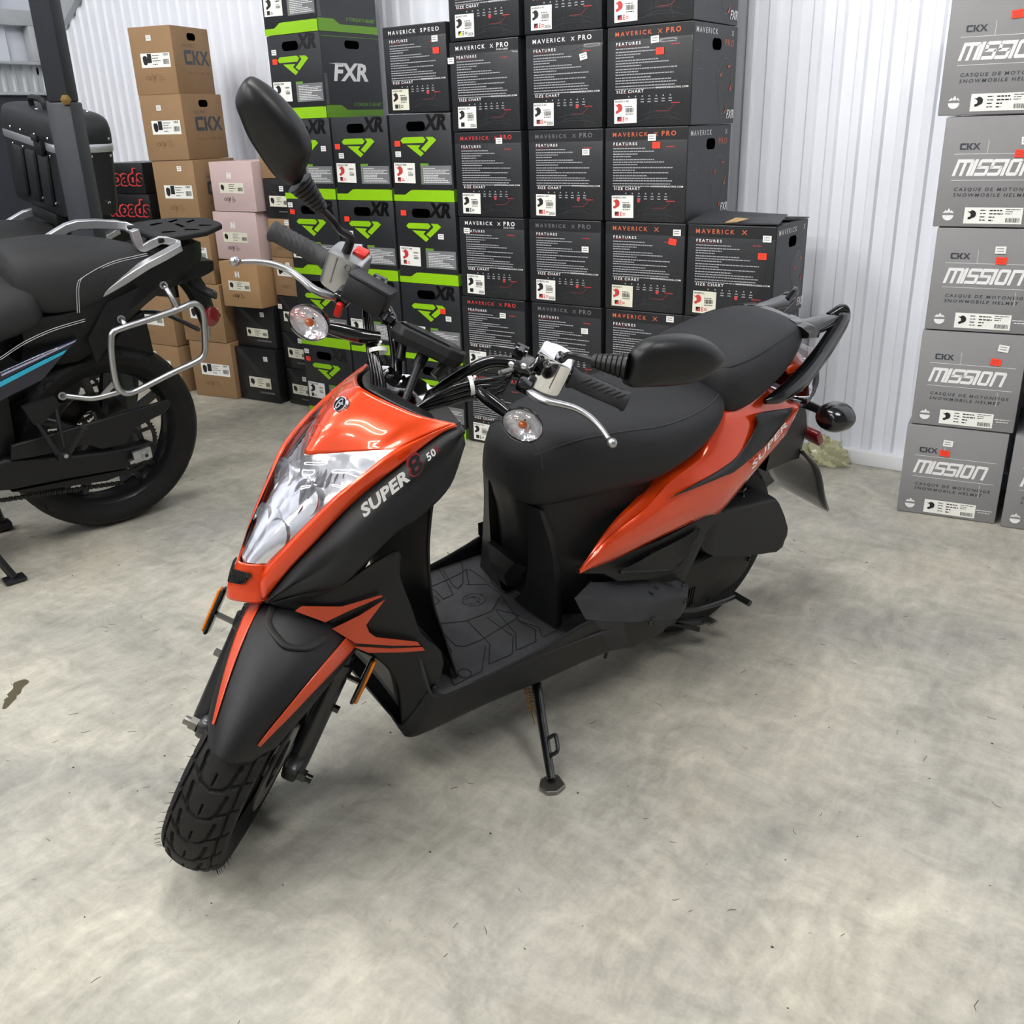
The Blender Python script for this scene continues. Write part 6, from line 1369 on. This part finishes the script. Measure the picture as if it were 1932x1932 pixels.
    g.slab([n3(*p)-n3(0, .02, 0) for p in a], (0, 1, 0), .045); sa = g.build('swingarm', 'bike_black', B, 30, bevel=.008)
    g = G(); a = [(0.322,0.130,0.403), (0.285,0.130,0.405), (0.104,0.130,0.416), (-0.171,0.130,0.436), (-0.175,0.130,0.418), (-0.156,0.130,0.397), (-0.045,0.130,0.365), (-0.011,0.130,0.319), (0.066,0.130,0.324), (0.105,0.130,0.349), (0.271,0.130,0.351), (0.330,0.130,0.357)]
    g.slab([n3(*p) for p in a], (0, 1, 0), .014); g.build('chain_guard', 'bike_black', B, 30, bevel=.004)
    g = G(); a = [(0.337,0.100,0.247), (0.182,0.100,0.236), (-0.012,0.100,0.221), (-0.016,0.100,0.209), (0.052,0.100,0.200), (0.136,0.100,0.211), (0.278,0.100,0.230)]; g.slab([n3(*p) for p in a], (0, 1, 0), .02); g.build('lower_guard', 'bike_black', B, 30)
    g = G(); p0, p1 = n3(*(0.373,0.105,0.227)), n3(*(0.001,0.105,0.177)); L = np.linalg.norm(p1-p0); d = (p1-p0)/L; K = 46
    for k in range(K):
        p = p0+d*L*(k+.5)/K; Rm = np.stack([d, n3(0, 1, 0), np.cross(d, n3(0, 1, 0))], 1); g.box(p, (L/K*.86, .010 if k % 2 else .015, .014 if k % 2 else .010), Rm, .002)
    p2 = p0-d*.5; g.tube([p0, p2], .006, 6, 1); g.build('chain', 'engine_alloy', B, 20)['kind'] = 'stuff'
    ac = n3(-.03, .09, .300); g = G(); g.lathe(ac, (0, 1, 0), [(.045, 0), (.060, 0), (.060, .006), (.045, .006), (.045, 0)], 40); g.lathe(ac, (0, 1, 0), [(.092, -.002), (.104, -.002), (.104, .004), (.092, .004), (.092, -.002)], 52)
    for k in range(10):
        a_ = 2*PI*k/10; d1 = n3(math.cos(a_), 0, math.sin(a_)); d2 = n3(math.cos(a_+.25), 0, math.sin(a_+.25)); g.tube([ac+d1*.052, ac+d2*.098], .006, 6, 1)
    for k in range(52): a_ = 2*PI*k/52; d1 = n3(math.cos(a_), 0, math.sin(a_)); g.tube([ac+d1*.102, ac+d1*.108], [.005, .003], 5, 1)
    g.build('rear_sprocket', 'engine_alloy', B, 30)
    g = G(); c2 = n3(*(-0.053,0.150,0.279)); Rm = [[.99, 0, .12], [0, 1, 0], [-.12, 0, .99]]; g.box(c2, (.062, .016, .042), Rm, .004); g.box(c2+n3(.03, 0, -.014), (.03, .018, .012), Rm, .002); ab_ = g.build('axle_block', 'alloy', B)
    g = G(); g.lathe(c2+n3(-.008, .006, .0), (0, 1, 0), [(.006, .012), (.009, .014), (.014, .014), (.0145, .004), (.019, .003), (.019, 0)], 24); g.build('axle_end', 'alloy', ab_)
    g = G(); g.lathe(n3(0, -.07, .312), (0, 1, 0), [(.06, 0), (.12, 0), (.12, .005), (.06, .005), (.06, 0)], 40); g.build('brake_disc', 'disc_steel', B)
    # foot-peg hanger
    g = G(); g.slab([n3(*p) for p in ((0.278,0.140,0.515), (0.185,0.140,0.532), (0.172,0.140,0.500), (0.238,0.150,0.452), (0.258,0.150,0.460))], (0, 1, 0), .014)
    for q in (((0.251,0.150,0.467), (0.212,0.190,0.369)), ((0.184,0.140,0.498), (0.195,0.190,0.382)), ((0.246,0.150,0.458), (0.219,0.190,0.366))): g.tube([n3(*q[0]), n3(*q[1])], .006, 8, 1)
    g.box(n3(*(0.201,0.190,0.358)), (.04, .025, .03), None, .005); fh = g.build('peg_hanger', 'bike_black', B)
    g = G(); g.tube([n3(*(0.188,0.200,0.372)), n3(*(0.153,0.250,0.459))], .011, 10, 1); g.build('foot_peg', 'black_plastic', fh)
    g = G(); p = n3(*(0.203,0.205,0.367)); g.cyl(p, p+n3(0, .012, 0), .007, n=6); g.build('hanger_bolt', 'alloy', fh)
    # tail lamp arm, indicator, reflector
    g = G(); g.tube([n3(-.30, 0, .83), n3(-.36, .01, .74), n3(-.40, .01, .62)], [.04, .035, .03], 10, 4); g.tube([n3(-.375, 0, .70), n3(-.39, .09, .665)], .01, 8, 1); ra = g.build('plate_hanger', 'bike_black', B)
    g = G(); p = n3(*(-0.353,0.110,0.675)); g.lathe(p, n3(-.25, .96, .05), [(.0001, .010), (.027, .010), (.032, .006), (.032, -.004), (.0001, -.004)], 28); g.build('round_reflector', 'red_lens', ra, 40)
    for s in (1, -1):
        P = [(-0.318,0.055,0.778), (-0.329,0.100,0.766), (-0.343,0.135,0.759), (-0.352,0.155,0.745)]; P = [n3(*p)*n3(1, s, 1) for p in P]
        g = G(); g.tube(P, [.010, .014, .017, .004], 10, 4, True, .8); ind = g.build('rear_indicator', 'bike_black', B, 50)
        g = G(); g.tube([P[1]+n3(-.008, .01*s, .004), P[2]+n3(-.009, .006*s, .003), P[3]], [.006, .011, .003], 10, 4, True, .7); g.build('indicator_lens', 'smoke_lens', ind, 50)
    g = G(); g.loft([[n3(x, s*w1, z) for s, z in ((1, zt), (1, zb), (-1, zb), (-1, zt))] for x, w1, zt, zb in ((-.24, .06, .82, .77), (-.36, .055, .84, .79), (-.42, .03, .83, .80))], 1, 2, su=False); g.build('tail_lamp', 'bike_black', B, 35)
    # engine, tank and front end, mostly out of the frame
    g = G(); g.loft([[n3(x, s*w1, z) for s, z in ((1, zt), (1.1, zm), (.8, zb), (-.8, zb), (-1.1, zm), (-1, zt))] for x, w1, zt, zm, zb in ((.30, .10, .66, .5, .34), (.5, .15, .68, .48, .28), (.75, .16, .66, .45, .26), (.92, .10, .58, .45, .34))], 2, 3); g.build('engine_block', 'bike_black', B, 40)
    g = G(); g.loft([seat_ring(*k) for k in ((.52, .10, .72, .84), (.60, .13, .70, .93), (.75, .17, .70, 1.0), (.95, .18, .72, 1.02), (1.08, .12, .78, .98))], 3, 4); g.build('fuel_tank', 'navy_paint', B, 50)
    c = n3(1.46, 0, .322); fw_ = rim_geo(c, .24, .05, 5).build('front_wheel', 'black_paint', B, 40); tyre(c, .322, .055, 'rear', 16, 120, 17, .24).build('tyre', ['bike_black', 'tyre_side', 'groove'], fw_, 50)
    for s in (1, -1): g = G(); g.tube([n3(1.46, s*.09, .32), n3(1.12, s*.09, 1.05)], .024, 12, 1); g.build('fork_leg', 'black_paint', B, 40)
    g = G(); g.tube([n3(.92, .42, 1.10), n3(1.02, .2, 1.12), n3(1.08, 0, 1.06), n3(1.02, -.2, 1.12), n3(.92, -.42, 1.10)], .012, 10); g.build('handlebar', 'black_paint', B, 40)
    g = G(); g.tube([n3(.52, .14, .30), n3(.42, .26, .052)], .012, 10, 1); g.box(n3(.42, .262, .047), (.06, .04, .012), None, .004); g.build('side_stand', 'black_paint', B)
    if near: g = G(); g.tube([n3(.46, -.1, .22), n3(.33, -.17, .10), n3(.30, -.185, .01)], .012, 8); g.box(n3(.298, -.186, -.008), (.05, .045, .03), None, .008); g.build('centre_stand', 'black_paint', B)
    return B
B1 = tour_bike('touring_motorcycle', 'dark blue and black touring motorcycle with bare silver pannier hoop, cut off by the frame', [-2.86, 1.67, 0.0], 'touring motorcycles', True)
B2 = tour_bike('touring_motorcycle', 'touring motorcycle behind the black post, carrying a large top case', [-3.56, 1.93, 0.0], 'touring motorcycles', False)

# top case standing on the second motorcycle
TC = thing('top_case', 'black ribbed luggage top case with silver trim on the rear motorcycle', 'luggage case', [-3.56, 1.93, 0.0], [[-0.17365, 0.97522, 0.13706], [-0.98481, -0.17196, -0.02417], [0.0, -0.13917, 0.99027]])
def case_ring(k, z, kx=1.):
    ol = []; x0, x1, w, r_ = -.245, -.045, .235, .035
    for cx, cy, a0 in ((x1-r_, w-r_, 0), (x0+r_, w-r_, 90), (x0+r_, -w+r_, 180), (x1-r_, -w+r_, 270)):
        for a in (0, 30, 60, 90): ol.append((cx+r_*math.cos(math.radians(a0+a)), cy+r_*math.sin(math.radians(a0+a))))
    return [n3(-.145+(x+.145)*k, y*k-.025, z) for x, y in ol]
g = G(); g.loft([case_ring(.93, .985), case_ring(.97, .99), case_ring(1., 1.03), case_ring(1.02, 1.198)], 1, 1, su=False, sv=False)
for y in (-.11, .0, .11): g.box((-.04, y, 1.10), (.022, .075, .17), None, .012)
cb = g.build('case_body', 'case_black', TC, 35)
g = G(); g.loft([case_ring(1.03, 1.222), case_ring(1.03, 1.255), case_ring(1.0, 1.285), case_ring(.93, 1.305), case_ring(.7, 1.318), case_ring(.1, 1.322)], 1, 2, su=False); cl = g.build('case_lid', 'case_black', TC, 50)
g = G(); g.loft([case_ring(1.035, 1.198), case_ring(1.045, 1.204), case_ring(1.045, 1.218), case_ring(1.035, 1.224)], 1, 1, su=False, sv=False); g.build('trim_band', 'silver_paint', TC, 30)
g = G(); g.tube([n3(-.09, -.06, 1.318), n3(-.085, -.045, 1.345), n3(-.085, .045, 1.345), n3(-.09, .06, 1.318)], .010, 8, 4); g.build('carry_handle', 'black_plastic', cl)
g = G(); g.box((-.03, .11, 1.205), (.016, .06, .05), None, .006); g.box((-.02, .11, 1.235), (.014, .045, .02), None, .004); g.build('latch', 'black_plastic', TC)
def rivet(p, d, pr):
    g = G(); g.lathe(p, d, pr, 10); g.build('rivet', 'chrome', TC)
for z in (1.185, 1.24):
    for p, d in [((-.07, .2135, z), (0, 1, 0)), ((-.16, .2135, z), (0, 1, 0)), ((-.225, .2135, z), (0, 1, 0)), ((-.0375, .17, z), (1, 0, 0)), ((-.0375, .06, z), (1, 0, 0)), ((-.0375, -.06, z), (1, 0, 0)), ((-.0375, -.15, z), (1, 0, 0))]: rivet(n3(*p), d, [(.0001, .003), (.004, .0025), (.0055, 0)])
for p in ((-.08, .215, 1.03), (-.2, .215, 1.03), (-.04, .16, 1.03), (-.04, .05, 1.03), (-.04, -.08, 1.03)): rivet(n3(*p), (.6, .7, 0), [(.0001, .004), (.004, .003), (.0055, -.001)])
for p in ((-.09, .12, 1.317), (-.11, -.1, 1.319), (-.2, .13, 1.317), (-.2, .05, 1.32), (-.07, .03, 1.316)): rivet(n3(*p), (0, 0, 1), [(.0001, .004), (.004, .003), (.006, 0)])
g = G(); g.box((-.15, 0, .962), (.2, .22, .045), None, .008); g.build('mount_plate', 'bike_black', TC)

# black steel post between the motorcycles, and a small brass bolt on it
g = G(); PX, PY = -3.045, 1.885
g.box((PX, PY, .655), (.082, .082, 1.31), [[.86, -.5, 0], [.5, .86, 0], [0, 0, 1]], .007)
pst = thing('steel_post', 'black square steel post standing behind the nearer motorcycle', 'post', (PX, PY, 0))
g.v = [tuple(np.array(p)-n3(PX, PY, 0)) for p in g.v]; g.build('lower_post', 'post_paint', pst)
g = G(); Rp = [[.86, -.5, 0], [.5, .86, 0], [0, 0, 1]]; g.box((0, 0, (1.31+CZ)/2), (.070, .070, CZ-1.31), Rp, .006); g.build('upper_post', 'post_paint', pst)
g = G(); g.lathe(n3(.036, -.012, 1.315), n3(.8, -.6, 0), [(.012, -.02), (.012, .006), (.016, .008), (.016, .022), (.0001, .024)], 6); g.build('pin_bolt', 'brass', pst)
g = G(); g.lathe(n3(-.035, -.046, 1.40), n3(-.3, -.95, 0), [(.0001, .001), (.011, .001), (.012, 0)], 16); g.build('pin_hole', 'hole', pst, 0)

# crumpled plastic bag by the wall
g = G(); c = n3(-1.005, 3.405, 0); K = 40; r2 = np.random.default_rng(3); rows = []
fr = r2.uniform(3, 17, (9, 2)); ph = r2.uniform(0, 6, 9)
for i in range(22):
    p = i/21*PI*.5; row_ = []
    for k in range(K):
        a = 2*PI*k/K; wv = sum(math.sin(fr[m][0]*a+fr[m][1]*p*1.3+ph[m])*(.11 if m < 5 else .08) for m in range(9)); k_ = 1+.55*wv
        row_.append(c+n3(.092*math.cos(a)*math.cos(p)*k_, .055*math.sin(a)*math.cos(p)*k_, max(.002, .082*math.sin(p)*(1+.5*wv)+.004)))
    rows.append(row_)
g.grid(rows, closed_u=True); tag(g.build('plastic_bag', 'bag_film', smooth=20), 'crumpled yellowish clear plastic bag on the floor by the white wall', 'bag')

# oily smear on the floor
g = G(); a, b = n3(*(-2.039,0.831,0.000)), n3(*(-2.123,0.927,0.000)); d = b-a; e = n3(-d[1], d[0], 0)/np.linalg.norm(d); up, dn = [], []
for k in range(13):
    t = k/12; w_ = .004+.010*math.sin(PI*t)*(.5+.9*abs(math.sin(k*1.9)))+(.012 if 9 < k < 12 else 0); p = a+d*t+n3(0, 0, .0007); up.append(p+e*w_); dn.append(p-e*w_*.8)
g.grid([up, dn]); tag(g.build('floor_smear', 'oil_stain', smooth=0), 'dark oily smear on the concrete near the left picture edge', 'stain')
# grit and scuffs on the floor
g = G(); r3 = random.Random(11)
for i in range(420):
    x, y = r3.uniform(-3., .9), r3.uniform(.15, 2.85); s_ = r3.choice((.0015, .002, .003)); a = r3.random()*6
    if r3.random() < .55:
        L_ = r3.uniform(.003, .014); b = a+r3.uniform(-.8, .8); p = n3(x, y, .0008); q = p+n3(math.cos(a), math.sin(a), 0)*L_; t_ = q+n3(math.cos(b), math.sin(b), 0)*L_*.6; g.tube([p, q, t_], .00045, 4, 1)
    else: g.ball((x, y, s_*.3), (s_, s_*.7, s_*.4), 6, 4)
o = g.build('floor_grit', 'debris', smooth=0); o['kind'] = 'stuff'; tag(o, 'dark grit, fibres and specks scattered over the concrete', 'grit')
